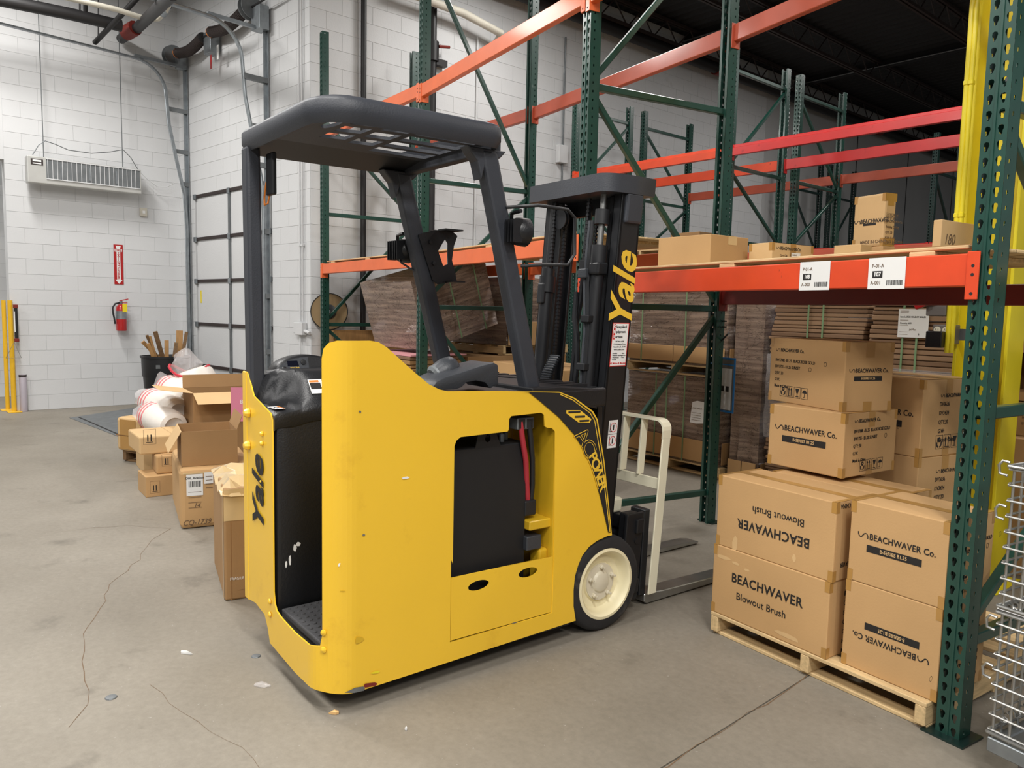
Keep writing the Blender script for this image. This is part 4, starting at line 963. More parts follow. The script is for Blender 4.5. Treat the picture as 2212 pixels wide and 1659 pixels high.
def carton(label, o, rz, w, d, h, mat='card', group=None, tapes=True, seam=True, name='carton', cat='carton', bev=.004, bulge=.0):
    t = thing(name, label, cat, o, rz, group)
    m = MB().box(0,w,0,d,0,h); body = sub('body', m, mat, t, bevel=bev, seg=2)
    if seam: sub('top_seam', MB().add([(.004,d/2-.0015,h+.0006),(w-.004,d/2-.0015,h+.0006),(w-.004,d/2+.0015,h+.0006),(.004,d/2+.0015,h+.0006)], [(0,1,2,3)]), 'card_edge', body)
    F = dict(F=Face(t, lambda u,v,e:(u,-e,v), (1,0,0), (0,0,1), w, h), R=Face(t, lambda u,v,e:(w+e,u,v), (0,1,0), (0,0,1), d, h),
             L=Face(t, lambda u,v,e:(-e,d-u,v), (0,-1,0), (0,0,1), d, h), T=Face(t, lambda u,v,e:(u,v,h+e), (1,0,0), (0,1,0), w, d))
    if tapes:
        k, l = .022, .045
        for f, W_ in (('F',w),('R',d)):
            for u in (0, W_-k):
                for v in (0, h-l): F[f].rect(u, v, u+k, v+l, 'tape', 'tape', .0007)
        F['R'].rect(d/2-.025, h-.07, d/2+.025, h, 'tape', 'tape', .0008); F['R'].rect(d/2-.025, 0, d/2+.025, .045, 'tape', 'tape', .0008)
        F['T'].rect(0, d/2-.024, w, d/2+.024, 'tape', 'tape', .0008)
        F['T'].rect(0, 0, .02, d, 'tape', 'tape', .0007); F['T'].rect(w-.02, 0, w, d, 'tape', 'tape', .0007)
    return t, F
def corner_carton(label, C, z0, z1, angL, lenL, lenR, **kw):
    """carton with its nearest vertical edge at C; one face runs left along angL, the other away to the right"""
    o = Vector((C[0], C[1], 0))+ang2(angL)*lenL; o.z = z0
    return carton(label, o, RA(angL-180), lenL, lenR, z1-z0, **kw)
def blurb(f, u, v, k, lines, rings=(), mat='ink'):
    for i, s in enumerate(lines): f.text(s, u, v-i*k*1.55, k, mat, sx=.82, bold=.006)
    for i in rings: f.ring(u+len(lines[i])*k*.52+k*.9, v-i*k*1.55, k*.42, mat)

# ---- pallet with cartons in the right bay
PA = RA(-6.6)
P0 = G(1535, 1367); 
def wood_pallet(label, o, rz, w, d, slats=6, mat='wood_pale', group='wooden pallets', nst=3, z=0.0):
    """w across the front (stringer ends show), d deep"""
    t = thing('wooden_pallet', label, 'pallet', (o[0], o[1], z), rz, group)
    for i in range(nst):
        x = i*(w-.04)/(nst-1); m = MB().prism([(0,.016),(d,.016),(d,.088),(0,.088)], lambda u,v:(x,u,v), lambda u,v:(x+.04,u,v)); sub('stringer', m, 'wood_pale_y' if mat == 'wood_pale' else mat, t, bevel=.003, seg=1)
    for j in range(slats):
        y = j*(d-.10)/(slats-1); sub('deck_board', MB().box(-.002,w+.002,y,y+random.uniform(.085,.105),.088,.104), mat, t, bevel=.002, seg=1)
    for j in range(3):
        y = j*(d-.10)/2; sub('bottom_board', MB().box(0,w,y+.02*(j==0),y+.09,.0008,.016), mat, t, bevel=.002, seg=1)
    return t
wood_pallet('pale wooden pallet under the beachwaver cartons', P0+Vector((-.003,.0,0)), PA, 1.0, 1.16, slats=7)
dx = ang2(-6.9); dyv = ang2(83.1)
o1 = G(1536, 1318, .105); o1.z = .105
def blowout(label, off, z0, h, flip, group='blowout brush cartons'):
    o = o1+dx*off[0]+dyv*off[1]; o.z = z0
    t, F = carton(label, o, RA(-6.9), .60, .285, h, group=group)
    f = F['F']; f.flip = flip
    f.text('BEACHWAVER', .11, h*.60, .058, sx=.92, bold=.018, spacing=1.08); f.text('Blowout Brush', .14, h*.36, .046, sx=.95)
    r = F['R']; r.flip = flip
    blurb(r, .10, h*.80, .026, ['BEACHWAVER', 'QTY: 20', 'SIZE: 600', 'G.W: 9', 'COLOR', 'Midnight', 'MADE IN CHINA'])
    return t, F
B1, F1_ = blowout('lower front blowout brush carton with upright lettering', (0,0), .105, .320, False)
B2, F2_ = blowout('upper front blowout brush carton with lettering upside down', (.006,.004), .4256, .326, True)
B6, _ = blowout('bottom carton hidden behind the blowout brush cartons', (.07,.30), .105, .320, False)
B5, _ = blowout('carton behind the upside down blowout brush carton', (.072,.302), .4256, .326, False)
for f, spots in ((F1_['F'], ((.06,.27,.05,.012),(.13,.262,.03,.008),(.19,.25,.02,.008),(.42,.03,.08,.014))), (F2_['F'], ((.11,.03,.02,.04),(.42,.05,.012,.02)))):
    for u, v, a, b in spots:
        k = 8; f.flip = False; pts = [(u+a*math.cos(6.283*i/k)*random.uniform(.6,1), v+b*math.sin(6.283*i/k)*random.uniform(.6,1)) for i in range(k)]
        sub('scuff', MB().add([f.p(*q, .0006) for q in pts], [tuple(range(k))]), 'card_light', f.root)
o3 = G(1813, 1435, .105)+Vector((-.004,.022,0))
def bseries(label, o, z0, h, w=.376, d=.33, rz=RA(-6.9), flip=False):
    o = Vector((o[0], o[1], z0)); t, F = carton(label, o, rz, w, d, h, group='b-series cartons')
    f = F['F']; f.flip = flip; f.brand(.035, h*.60, .0345)
    r = F['R']; r.flip = flip; r.wave(.065, h*.86, .014); r.text('BEACHWAVER Co.', .085, h*.86, .022, bold=.012, sx=.85)
    blurb(r, .05, h*.70, .020, ['BW17MR -B1.25  BLACK ROSE GOLD', 'BW17SS - B1.25 SUNSET', 'QTY: 20', 'G.W:', 'Made in China'], rings=(0,1))
    r.icons(.10, .04, .036)
    return t, F
bseries('lower right b-series carton with the printing upside down', o3, .105, .347, flip=True)
bseries('b-series carton standing upright beside the green post', o3+dx*.003, .4526, .317)
# second storey, turned
C7 = G(1818, 1042, .754)
w7 = hit(1657,1010,C7,173); d7 = hit(1930,1018,C7,83)
t, F = corner_carton('middle b-series carton with the large name on its left face', C7, .7705, 1.06, 173, hit(1657,1010,C7,173), hit(1930,1018,C7,83), group='b-series cartons')
w7 = hit(1657,1010,C7,173); d7 = hit(1930,1018,C7,83)
F['F'].brand(w7*.09, .185, w7*.094); r = F['R']; r.wave(.085, .25, .013); r.text('BEACHWAVER Co.', .105, .25, .024, bold=.012, sx=.85)
blurb(r, .07, .205, .0215, ['BW17MR -B1.25  BLACK ROSE GOLD', 'BW17SS - B1.25 SUNSET', 'QTY: 20', 'G.W:', 'Made in China'], rings=(0,1)); r.icons(.13, .02, .040)
C8 = C7+ang2(173)*.04+ang2(83)*.035
t, F = corner_carton('topmost b-series carton of the pallet, turned to show both faces', C8, 1.0606, 1.375, 160, hit(1660,857,C8,160), hit(1925,867,C8,70), group='b-series cartons')
l = F['F']; l.wave(.055, .255, .014); l.text('BEACHWAVER Co.', .075, .255, .023, bold=.012, sx=.85)
blurb(l, .04, .205, .0205, ['BW17MR -B1.25  BLACK ROSE GOLD', 'BW17SS - B1.25 SUNSET', 'QTY: 20', 'G.W:', 'Made in China'], rings=(0,1)); l.icons(.085, .03, .042)
F['R'].brand(F['R'].W*.09, .185, F['R'].W*.093)
C9 = G(1985, 990, .83)
kw = dict(group='dv3636 cartons')
def dv(label, z0, z1, tw=0.0, wavy=True):
    t, F = corner_carton(label, C9, z0, z1, 168+tw, .44, .40, **kw)
    F['F'].brand(.05, (z1-z0)*.55, .040); r = F['R']
    r.wave(.15, .29, .014); r.text('BEACHWAVER Co.', .17, .29, .026, bold=.012, sx=.85)
    blurb(r, .13, .25, .028, ['DV3636        ', 'DV3434        ', 'QTY:20', 'G.W:', 'Made in China'], rings=(0,1)); r.icons(.12, .035, .052)
    return t
dv('dv3636 carton at the bottom of its stack behind the pallet load', .105, .465); dv('dv3636 carton half hidden under another of its kind', .4656, .83, -1.5); dv('dv3636 carton on top of its stack beside the yellow column', .8306, 1.20)

# ---- shelf decks
def deck(label, a, b, fa, z, n, mat, depth=1.10, th=.013, wid=.13, front=.03):
    a, b = Vector(a), Vector(b); d = b-a; L = d.length; rz = math.atan2(d.y, d.x)
    t = thing('shelf_deck', label, 'shelf deck', (a.x, a.y, z), rz, 'wooden shelf decks')
    for i in range(n):
        y = front+i*(depth-wid)/(n-1); sub('plank', MB().box(.075,L-.075,y,y+wid,.0,th), mat, t, bevel=.003, seg=1)
    for x in (.25, L/2, L-.25): sub('cross_board', MB().box(x-.05,x+.05,front,depth,-.019,0), mat, t, bevel=.003, seg=1)
    return t
deck('plank deck of the left bay behind the forklift roof', FP[1], FP[2], 0, 1.987, 8, 'wood_pale')
deck('plank deck above the wrapped pallets behind the forklift', FP[2], FP[3], 0, 1.976, 8, 'wood_pale')
deck('plywood topped deck carrying the cartons above the 107 label', FP[3], FP[4], 0, 1.728, 8, 'wood_pale', wid=.155)
# ---- cartons on the right shelf
SZ = 1.742
def shelf_box(label, px, k, top, angL, lx, rx, mat='card_light', **kw):
    g = G(px, 575, SZ); C = Vector((g.x*k, g.y*k, 0)); z1 = ZP(px, top, C)
    return corner_carton(label, C, SZ, z1, angL, hit(lx, 560, C, angL), hit(rx, 560, C, angL-90), mat=mat, **kw)
t, F = shelf_box('large plain carton with pale tape at the left of the shelf', 1533, 1.06, 505, 176, 1421, 1615, tapes=False, mat='card')
r = F['R']; r.rect(r.W*.45, r.H-.05, r.W*.68, r.H, 'tape_clear', 'tape'); r.rect(r.W*.45, 0, r.W*.68, .035, 'tape_clear', 'tape')
t, F = shelf_box('damaged carton with white shelf label at its right corner', 1666, 1.08, 523, 172, 1617, 1756, group='shelf cartons')
F['R'].wave(.05, F['R'].H-.03, .012); F['R'].text('BEACHWAVER Co.', .07, F['R'].H-.03, .026, bold=.012, sx=.85); blurb(F['R'], .07, F['R'].H-.07, .018, ['Curry Clip', 'SKU: BW22', 'Country of'], mat='ink_grey')
sg = F['R'].rect(.155,.012,.235,.105,'paper','shelf_label',.012); F['R'].text('P-01-A', .165, .092, .014, 'ink_grey', e=.0128, par=sg); F['R'].rect(.167,.05,.187,.075,'ink','number_block',.0128, par=sg); F['R'].text('106', .168, .062, .014, 'label_white', e=.0134, par=sg)
t, F = shelf_box('small plain carton below the tall carton', 1857, 1.10, 527, 174, 1800, 1882, tapes=False)
g = G(1905, 560, SZ); Cb = Vector((g.x*1.28, g.y*1.28, 0)); zb = ZP(1905, 531, Cb)
corner_carton('low carton supporting the tall carton', Cb+ang2(-60)*.006, SZ, zb-.001, 165, hit(1846,440,Cb,165)+.01, hit(1937,440,Cb,75)+.01, mat='card', tapes=False)
z1 = ZP(1908, 416, Cb)
t, F = corner_carton('tall beachwaver carton standing on the shelf', Cb, zb, z1, 165, hit(1846,440,Cb,165), hit(1937,440,Cb,75), mat='card_light', group='shelf cartons', bev=.012)
f = F['F']; f.wave(f.W*.14, f.H*.49, .020); f.text('BEACHWAVER Co.', f.W*.24, f.H*.49, .034, sx=.85, bold=.012); f.rect(f.W*.33, f.H*.41, f.W*.74, f.H*.455); f.text('MADE IN CHINA', f.W*.27, f.H*.09, .026, 'ink_grey', bold=.01)
r = F['R']; r.icons(r.W*.14, r.H*.53, .022, mat='ink_grey'); blurb(r, r.W*.12, r.H*.47, .020, ['BEACHWAVER Co.', 'Rotating Curling', 'QTY: 20', 'N.W: 11 KG', 'G.W: 12 KG'], mat='ink_grey'); r.text('MADE IN CHINA', r.W*.15, r.H*.09, .022, 'ink_grey')
g = G(1955, 556, SZ); Co = Vector((g.x*1.12, g.y*1.12, 0)); zo = ZP(1955, 539, Co)
# open tray of dark card lying beside it
t = thing('open_carton', 'flat open dark carton lying behind the 107 label', 'carton', Vector((Co.x, Co.y, SZ))+ang2(170)*.12, RA(-10))
for nme, b in (('base', (0,.42,0,.3,0,.004)), ('wall', (0,.42,0,.004,.004,.075)), ('wall', (0,.42,.296,.3,.004,.095)), ('wall', (0,.004,.004,.296,.004,.075)), ('wall', (.416,.42,.004,.296,.004,.08))): sub(nme, MB().box(*b), 'card_dark', t)
g = G(2030, 552, SZ); Ch = Vector((g.x*1.30, g.y*1.30, 0)); zh = ZP(2030, 474, Ch)
t, F = corner_carton('carton with the handwritten number 180 beside the yellow conduits', Ch, SZ, zh, 172, hit(2015,500,Ch,172), .34, mat='card_light', tapes=False)
r = F['R']; r.text('180', .03, r.H*.62, .08, 'ink_grey', shear=.2); r.text('Be', .18, r.H*.38, .06, 'ink', bold=.02); r.text('Ro', .18, r.H*.22, .035, 'ink_grey')
# ---- labels on the red orange beam
bd = FP[4]-FP[3]; bL = bd.length; bu = bd.normalized(); bnn = Vector((bu.y, -bu.x, 0))
def shelf_sign(label, px0, px1, num, top, bottom, torn=False):
    p0 = PL(px0, 590, FP[3]+bnn*.0135, bnn); p1 = PL(px1, 590, FP[3]+bnn*.0135, bnn); W_ = (p1-p0).length; H_ = .118
    o = Vector((p0.x, p0.y, 1.592)); t = thing('shelf_sign', label, 'sign', o, math.atan2(bu.y, bu.x), 'shelf signs')
    f = Face(t, lambda u,v,e:(u,-e,v), (1,0,0), (0,0,1), W_, H_)
    sub('card', MB().box(0,W_,-.001,0,0,H_), 'paper', t); f.text(top, W_*.10, H_*.74, .020, 'ink_grey', e=.0016); f.text(bottom, W_*.08, H_*.20, .020, 'ink_grey', e=.0016)
    b = f.rect(W_*.12, H_*.36, W_*.40, H_*.58, 'ink', 'number_block', .0016); f.text(num, W_*.26, H_*.47, .022, 'label_white', e=.0022, par=b, align='CENTER', bold=.03)
    x = W_*.52
    while x < W_*.94:
        k = random.choice((.0012,.002,.003)); f.rect(x, H_*.12, x+k, H_*.28, 'ink', 'barcode_bar', .0016); x += k+random.choice((.0012,.002,.0028))
    return t
shelf_sign('torn white shelf sign on the red orange beam, left one', 1728, 1793, '108', 'P-01-A', 'A-000')
shelf_sign('white shelf sign numbered 107 on the red orange beam', 1876, 1956, '107', 'P-01-A', 'A-001')

# ---- yellow column, conduits, electrical boxes
CYF = 4.72
xl = PY(2093, 300, CYF).x; xr = xl+.27
t = thing('steel_column', 'yellow painted steel h-column behind the nearest rack post', 'column', ((xl+xr)/2, CYF+.13, 0))
hw_ = (xr-xl)/2
sub('flange', MB().box(-hw_,-hw_+.018,-.13,.13,0.002,HC-.02), 'column_yellow', t, bevel=.003, seg=1); sub('flange', MB().box(hw_-.018,hw_,-.13,.13,0.002,HC-.02), 'column_yellow', t, bevel=.003, seg=1)
sub('web', MB().box(-hw_+.018,hw_-.018,-.008,.008,0.002,HC-.02), 'column_yellow', t); sub('base_plate', MB().box(-.2,.2,-.2,.2,.0006,.002), 'column_yellow', t)
cx0 = PY(2080, 300, CYF-.10).x
for k, (px, z0, lab) in enumerate(((2080, .0, 'yellow conduit pipe furthest left on the column'), (2089, 1.1, 'second yellow conduit pipe on the column'))):
    x = PY(px, 300, CYF-.10).x; t = thing('conduit', lab, 'conduit', (x, CYF-.10, 0), 0, 'yellow conduits on the column')
    sub('pipe', MB().tube([(0,0,1.30),(0,0,HC-.05)], .013 if k else .015, 10), 'column_yellow', t, smooth=True)
    for z in (2.05, 2.75): sub('strap', MB().box(-.014,.014,-.018,.02,z-.012,z+.012), 'column_yellow', t, bevel=.003, seg=1)
def wallbox(name, label, x0, y0, x1, y1, Y, dep, mat, cat):
    a, b = PY(x0, y1, Y), PY(x1, y0, Y); t = thing(name, label, cat, (a.x, Y, a.z)); w, h = b.x-a.x, b.z-a.z
    sub('housing', MB().box(0,w,0,dep,0,h), mat, t, bevel=.006); return t, w, h
t, w, h = wallbox('disconnect_switch', 'grey disconnect switch with red handle on the yellow column', 1999, 640, 2046, 682, 4.61, .10, 'box_grey', 'switch')
sub('handle', MB().bar((-.05,-.02,h*.45),(w*.25,-.02,h*.75),.03,.035), 'fire_red', t, bevel=.004); sub('hub', MB().lathe([(.03,0),(.03,.015),(0,.016)], 12, (w*.35,0,h*.85), (0,-1,0)), 'galvanised_dull', t)
t, w, h = wallbox('outlet_box', 'grey double receptacle box on the yellow column', 2012, 702, 2062, 742, 4.62, .09, 'box_grey', 'outlet')
sub('bracket', MB().box(w*.5,w+.06,.09,.099,h*.2,h*.8), 'galvanised_dull', t)
for u in (.22, .62):
    for v in (.30, .72):
        rc = sub('receptacle', MB().lathe([(.019,0),(.018,.003),(0,.0035)], 14, (w*u,0,h*v), (0,-1,0)), 'cream_paint', t)
        for q in (-.006, .006): sub('slot', MB().box(w*u+q-.0012,w*u+q+.0012,-.0045,-.003,h*v-.002,h*v+.008), 'ink', rc)
t, w, h = wallbox('power_adapter', 'black plug-in power adapter on the outlet box', 1997, 716, 2035, 750, 4.56, .055, 'plastic_black', 'adapter')
# ---- stacked goods at the right edge behind the nearest post
def edge_box(label, x0, x1, ytop, ybot, Y, mat, lines=(), dep=.5, **kw):
    a, b = PY(x0, ybot, Y), PY(x1, ytop, Y); z0 = max(.0, a.z)
    t, F = carton(label, Vector((a.x, Y, z0)), 0, b.x-a.x, dep, b.z-z0, mat=mat, **kw)
    return t, F, z0, b
YR = 5.12
a = PY(2137, 940, YR); 
t, F = carton('big brown carton at the right edge behind the wire cart', Vector((a.x, YR, 0)), RA(4), .95, .6, a.z, mat='card_dark')
za = a.z
a2 = PY(2150, 930, YR+.14); z2 = PY(2150, 862, YR+.14).z
t, F = carton('left of two small cartons stacked at the right edge', Vector((a2.x, YR+.14, za+.001)), RA(3), PY(2183,900,YR+.14).x-a2.x-.004, .4, z2-za, mat='card_dark')
a3 = PY(2184, 930, YR+.14)
t, F = carton('right of two small cartons stacked at the right edge', Vector((a3.x, YR+.14, za+.001)), RA(1), .42, .4, z2-za-.005, mat='card_dark'); blurb(F['F'], .05, (z2-za)*.72, .024, ['Beachwaver Co.', 'Mini On Set Brush', 'BWMOSB'], mat='ink_grey')
a4 = PY(2168, 820, YR+.16); z4 = PY(2168, 735, YR+.16).z
t = thing('open_shelf_carton', 'dark open-fronted carton above the small cartons', 'carton', (a4.x, YR+.16, z2+.002))
H4 = z4-z2
for nme, b in (('base',(0,.5,0,.35,0,.05)),('lid',(0,.5,0,.35,H4-.07,H4)),('side',(.23,.25,0,.35,.05,H4-.07)),('side',(0,.012,0,.35,.05,H4-.07)),('side',(.488,.5,0,.35,.05,H4-.07)),('back',(.012,.488,.34,.35,.05,H4-.07))): sub(nme, MB().box(*b), 'card_dark', t)
RE = RP[4]+Vector((2.5*math.cos(FR[4]), 2.5*math.sin(FR[4]), 0))
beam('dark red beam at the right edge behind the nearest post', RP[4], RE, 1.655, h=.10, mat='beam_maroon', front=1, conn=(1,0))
t = thing('shelf_deck', 'thick pale boards at the right edge behind the nearest post', 'shelf deck', (RP[4].x, RP[4].y, 1.656), FR[4], 'wooden shelf decks')
for i in range(2): sub('plank', MB().box(.1,2.4,-.25-.35*i,-.02-.35*i,0,.035), 'wood_pale', t, bevel=.003, seg=1)
sub('plank', MB().box(.1,2.4,-.16,.0,.036,.075), 'wood_pale', t, bevel=.003, seg=1)

# ---- folding wire cart at the right edge
c0 = G(2130, 1605, .12); CRZ = RA(-11)
t = thing('wire_cart', 'folding zinc wire container on casters at the right edge', 'cart', (c0.x, c0.y, 0), CRZ)
sub('base_rail', MB().box(0,.62,0,.04,.095,.145), 'galvanised', t, bevel=.004, seg=1); sub('base_rail', MB().box(0,.04,.04,.56,.095,.145), 'galvanised', t, bevel=.004, seg=1); sub('base_rail', MB().box(0,.62,.56,.60,.095,.145), 'galvanised', t, bevel=.004, seg=1); sub('base_rail', MB().box(.58,.62,.04,.56,.095,.145), 'galvanised', t, bevel=.004, seg=1)
ZT = 1.03
for i in range(13): 
    x = .012+i*.05; sub('upright_wire', MB().tube([(x,.01,.145),(x,.01,ZT)], .0042, 6), 'steel_plain', t)
    sub('upright_wire', MB().tube([(x,.59,.145),(x,.59,ZT)], .0042, 6), 'steel_plain', t)
for i in range(1, 12): y = .01+i*.05; sub('upright_wire', MB().tube([(.012,y,.145),(.012,y,ZT)], .0042, 6), 'steel_plain', t)
for j in range(18):
    z = .17+j*.05
    for q in ([(0,.004,z),(.62,.004,z)], [(.006,0,z+.006),(.006,.60,z+.006)], [(0,.596,z),(.62,.596,z)]): sub('cross_wire', MB().tube(q, .0042, 6), 'steel_plain', t)
for z in (.16, .56, .58, ZT):
    sub('rim_wire', MB().tube([(0,.0,z),(.62,0,z)], .0062, 8), 'steel_plain', t); sub('rim_wire', MB().tube([(0,0,z),(0,.60,z)], .0062, 8), 'steel_plain', t)
for z in (.20, .57):
    hx = MB().tube([(.02+.014*math.cos(k*.9), .03+k*.0045, z+.014*math.sin(k*.9)) for k in range(90)], .0028, 5); sub('hinge_coil', hx, 'steel_plain', t, smooth=True)
for z in (.34, .50, .86, 1.0): sub('latch_hook', MB().tube([(.0,-.005,z),(-.022,-.008,z+.004),(-.026,-.008,z+.03),(-.016,-.006,z+.045),(.004,-.004,z+.042)], .0045, 6), 'steel_plain', t, smooth=True)
for x, y in ((.10,.07),(.52,.07),(.10,.53),(.52,.53)):
    k = sub('caster', MB().lathe([(.01,-.018),(.040,-.018),(.044,-.010),(.044,.010),(.040,.018),(.01,.018)], 20, (x,y,.045), (1,0,0)), 'grey_stub', t, smooth=True); sub('caster_fork', MB().box(x-.026,x+.026,y-.02,y+.03,.05,.095), 'galvanised', k, bevel=.004, seg=1)

# ================================================================== DOCK DOOR AND LEFT WALL
def dq(s, n, z): return DA+DU*s+DN*n+Vector((0,0,z))
DRZ = math.atan2(DU.y, DU.x)
door = bpy.data.objects.new('door_1', None); COL.objects.link(door); struct(door); door.location = dp(0); door.rotation_euler = (0,0,DRZ)
zs = (0.0, .594, 1.197, 1.816, 2.416, 3.02); sm = (DS0, 1.565, DS1)
for i in range(5):
    for j in range(2): sub('panel', MB().box(sm[j]+.012,sm[j+1]-.012,.02,.06,zs[i]+.014,zs[i+1]-.014), 'wall_white', door, bevel=.004, seg=1)
for i in range(6): sub('section_bar', MB().box(DS0,DS1,.0,.055,max(.0,zs[i]-.022),zs[i]+.022), 'joist_brown', door, bevel=.003, seg=1)
for i in range(5):
    sub('mullion', MB().box(1.545,1.585,-.006,.03,zs[i]+.022,zs[i+1]-.022), 'galvanised_dull', door, bevel=.002, seg=1)
    sub('hinge', MB().box(1.53,1.60,-.014,0,zs[i+1]-.05,zs[i+1]+.03), 'galvanised', door, bevel=.003, seg=1)
    for s in (DS0+.01, DS1-.05): sub('roller_hinge', MB().box(s-.03,s+.05,-.02,.0,zs[i+1]-.04,zs[i+1]+.03), 'galvanised', door, bevel=.003, seg=1)
for s in (DS0+.10, DS1-.28): sub('caution_label', MB().box(s,s+.035,.017,.0195,1.50,1.68), 'label_yellow', door)
# steel tracks either side: back angle, curved channel, rungs
def door_track(label, s, side, zc=4.83, reach=2.6):
    t = thing('door_track', label, 'door track', dq(s, 0, 0), DRZ, 'dock door tracks')
    # local: x along wall, y = -into room
    path = [(0,-reach,zc),(0,-1.2,zc-.02),(0,-.75,zc-.03)]
    for k in range(1, 9):
        a = k/8*math.pi/2; path.append((0, -.75+.42*math.sin(a), zc-.03-.42*(1-math.cos(a))))
    path += [(0,-.30,4.0),(0,-.20,3.5),(0,-.10,3.05),(0,-.075,2.6),(0,-.07,.03)]
    m = MB()
    for a, b in zip(path[:-1], path[1:]): m.bar(a, b, .055, .022, up=(0,-1,.2))
    sub('channel', m, 'galvanised', t)
    sub('lip', MB().tube([(p[0]+side*.026, p[1]-.012, p[2]+.012) for p in path], .009, 6), 'galvanised', t)
    sub('back_angle', MB().box(side*.04-.025,side*.04+.025,-.03,-.022,.03,4.86).box(side*.04-.025,side*.04-.018,-.07,-.03,.03,4.86), 'galvanised', t)
    for z, y in ((4.22,-.33),(3.65,-.24),(3.2,-.14),(2.4,-.08),(1.6,-.08),(.9,-.08)): sub('rung', MB().box(side*.01-.012,side*.05+.012,y,-.03,z-.03,z+.03), 'galvanised_dull', t)
    sub('hanger_angle', MB().bar((0,-.75,zc),(0,-.05,zc),.04,.04), 'galvanised', t)
    return t
door_track('galvanised door track curving off the left wall corner', .40, -1)
door_track('galvanised door track right of the dock door', 2.66, 1, reach=2.6)
# torsion shaft with two springs and drums
t = thing('torsion_spring_shaft', 'torsion spring shaft with cable drums above the dock door', 'spring shaft', dq(0,.17,4.98), DRZ)
sub('shaft', MB().tube([(.18,0,0),(3.15,0,.12)], .014, 10), 'pipe_black', t)
for a, b in ((.42,1.22),(1.48,2.38)):
    n = 34; pts = []
    for k in range(n*9):
        f = k/(n*9-1); x = a+(b-a)*f; th = f*n*2*math.pi; sag = -.06*math.sin(math.pi*f); pts.append((x, .062*math.cos(th), .062*math.sin(th)+sag+.04*x))
    sub('torsion_spring', MB().tube(pts, .012, 5), 'joist_brown', t, smooth=True)
    sub('spring_core', MB().tube([(a+(b-a)*k/8,0,-.06*math.sin(math.pi*k/8)+.04*(a+(b-a)*k/8)) for k in range(9)], .048, 10), 'pipe_black', t, smooth=True)
    for x in (a, b): sub('winding_cone', MB().lathe([(.03,-.03),(.065,-.02),(.065,.02),(.03,.03)], 14, (x,0,.04*x), (1,0,0)), 'label_orange' if x == a else 'pipe_black', t)
for x in (.26, 2.56): sub('cable_drum', MB().lathe([(.03,-.05),(.14,-.05),(.145,-.03),(.10,-.02),(.10,.03),(.14,.04),(.14,.05),(.03,.05)], 24, (x,0,.04*x), (1,0,0)), 'galvanised_dull', t, smooth=True)
for x, w in ((.36,.05),(1.35,.10),(2.68,.10)): sub('bearing_plate', MB().box(x-w,x+w,.0,.13,-.18,.10), 'galvanised', t, bevel=.004, seg=1)
for x, z, m_ in ((1.42,-.30,'fire_red'),(1.62,-.22,'label_white')): sub('warning_tag', MB().box(x-.025,x+.025,.02,.024,z-.09,z+.09), m_, t)
# header strip and conduit on the pier right of the door
struct(MB().box(0,.001,0,.001,0,.001).build('trim_1','joist_brown')); bpy.data.objects.remove(bpy.data.objects['trim_1'])
for i, (s, z1, lab) in enumerate(((3.44, HC-.1,'thin white conduit left of its pair on the white pier'), (3.50, HC-.1,'thin white conduit right of its pair on the white pier'))):
    t = thing('conduit', lab, 'conduit', dq(s,.03,0), DRZ, 'white conduits on the pier'); sub('pipe', MB().tube([(0,0,1.30),(0,0,z1)], .011, 8), 'wall_white', t, smooth=True)
    for z in (2.2, 3.4): sub('clip', MB().box(-.02,.02,-.014,.016,z-.01,z+.01), 'wall_white', t)
t = thing('outlet_box', 'white outlet box at the foot of the pier conduits', 'outlet', dq(3.40,.02,1.14), DRZ)
sub('housing', MB().box(0,.16,-.06,.012,0,.15), 'wall_white', t, bevel=.008); sub('cover', MB().box(-.05,.0,-.05,.0,.02,.15), 'wall_white', t, bevel=.006); sub('side_pipe', MB().tube([(.16,-.02,.05),(.27,-.02,.03)], .02, 8), 'wall_white', t)
sub('drop_pipe', MB().tube([(.06,-.02,0),(.05,-.02,-.5),(.05,-.02,-1.1)], .010, 8), 'wall_white', t)

# ---- left wall: heater, sign, extinguisher, sensor
HX = XL+.30
a, b = PX(60, 393, HX), PX(306, 418, HX); ht = PX(60, 335, HX).z
t = thing('infrared_heater', 'long pale electric heater hung on the white block wall', 'heater', (HX, a.y, a.z)); hl, hh = b.y-a.y, ht-a.z
sub('housing', MB().box(-.16,0,0,hl,.0,hh), 'heater_metal', t, bevel=.01)
sub('reflector', MB().box(0,.004,hl*.155,hl*.985,hh*.22,hh*.93), 'galvanised_dull', t)
for k in range(20): y = hl*.165+k*hl*.041; sub('grille_bar', MB().box(.004,.012,y,y+.006,hh*.20,hh*.95), 'wall_white', t)
for z in (.20,.95): sub('grille_bar', MB().box(.004,.014,hl*.155,hl*.985,hh*z-.006,hh*z+.006), 'wall_white', t)
for k in range(3): y = hl*(.28+.24*k); sub('element_holder', MB().box(.004,.010,y,y+.02,hh*.3,hh*.8), 'galvanised', t)
sub('logo_plate', MB().box(0,.006,hl*.03,hl*.13,hh*.68,hh*.90), 'joist_brown', t); sub('logo_mark', MB().box(.006,.009,hl*.045,hl*.115,hh*.80,hh*.87), 'label_white', t); sub('logo_mark', MB().box(.006,.009,hl*.045,hl*.115,hh*.71,hh*.75), 'label_white', t)
for px in (97, 268):
    y = PX(px, 340, HX).y-a.y; sub('hanging_rod', MB().tube([(-.08,y,hh),(-.10,y,HC-a.z-.05)], .006, 6), 'galvanised_dull', t)
cab = [PX(*q, HX) for q in ((72,333),(85,312),(99,303),(120,310),(150,323),(200,330),(240,327),(268,322),(285,340),(300,365))]
sub('cable', MB().tube([(q.x-HX-.05, q.y-a.y, q.z-a.z) for q in cab], .006, 6), 'galvanised_dull', t, smooth=True)
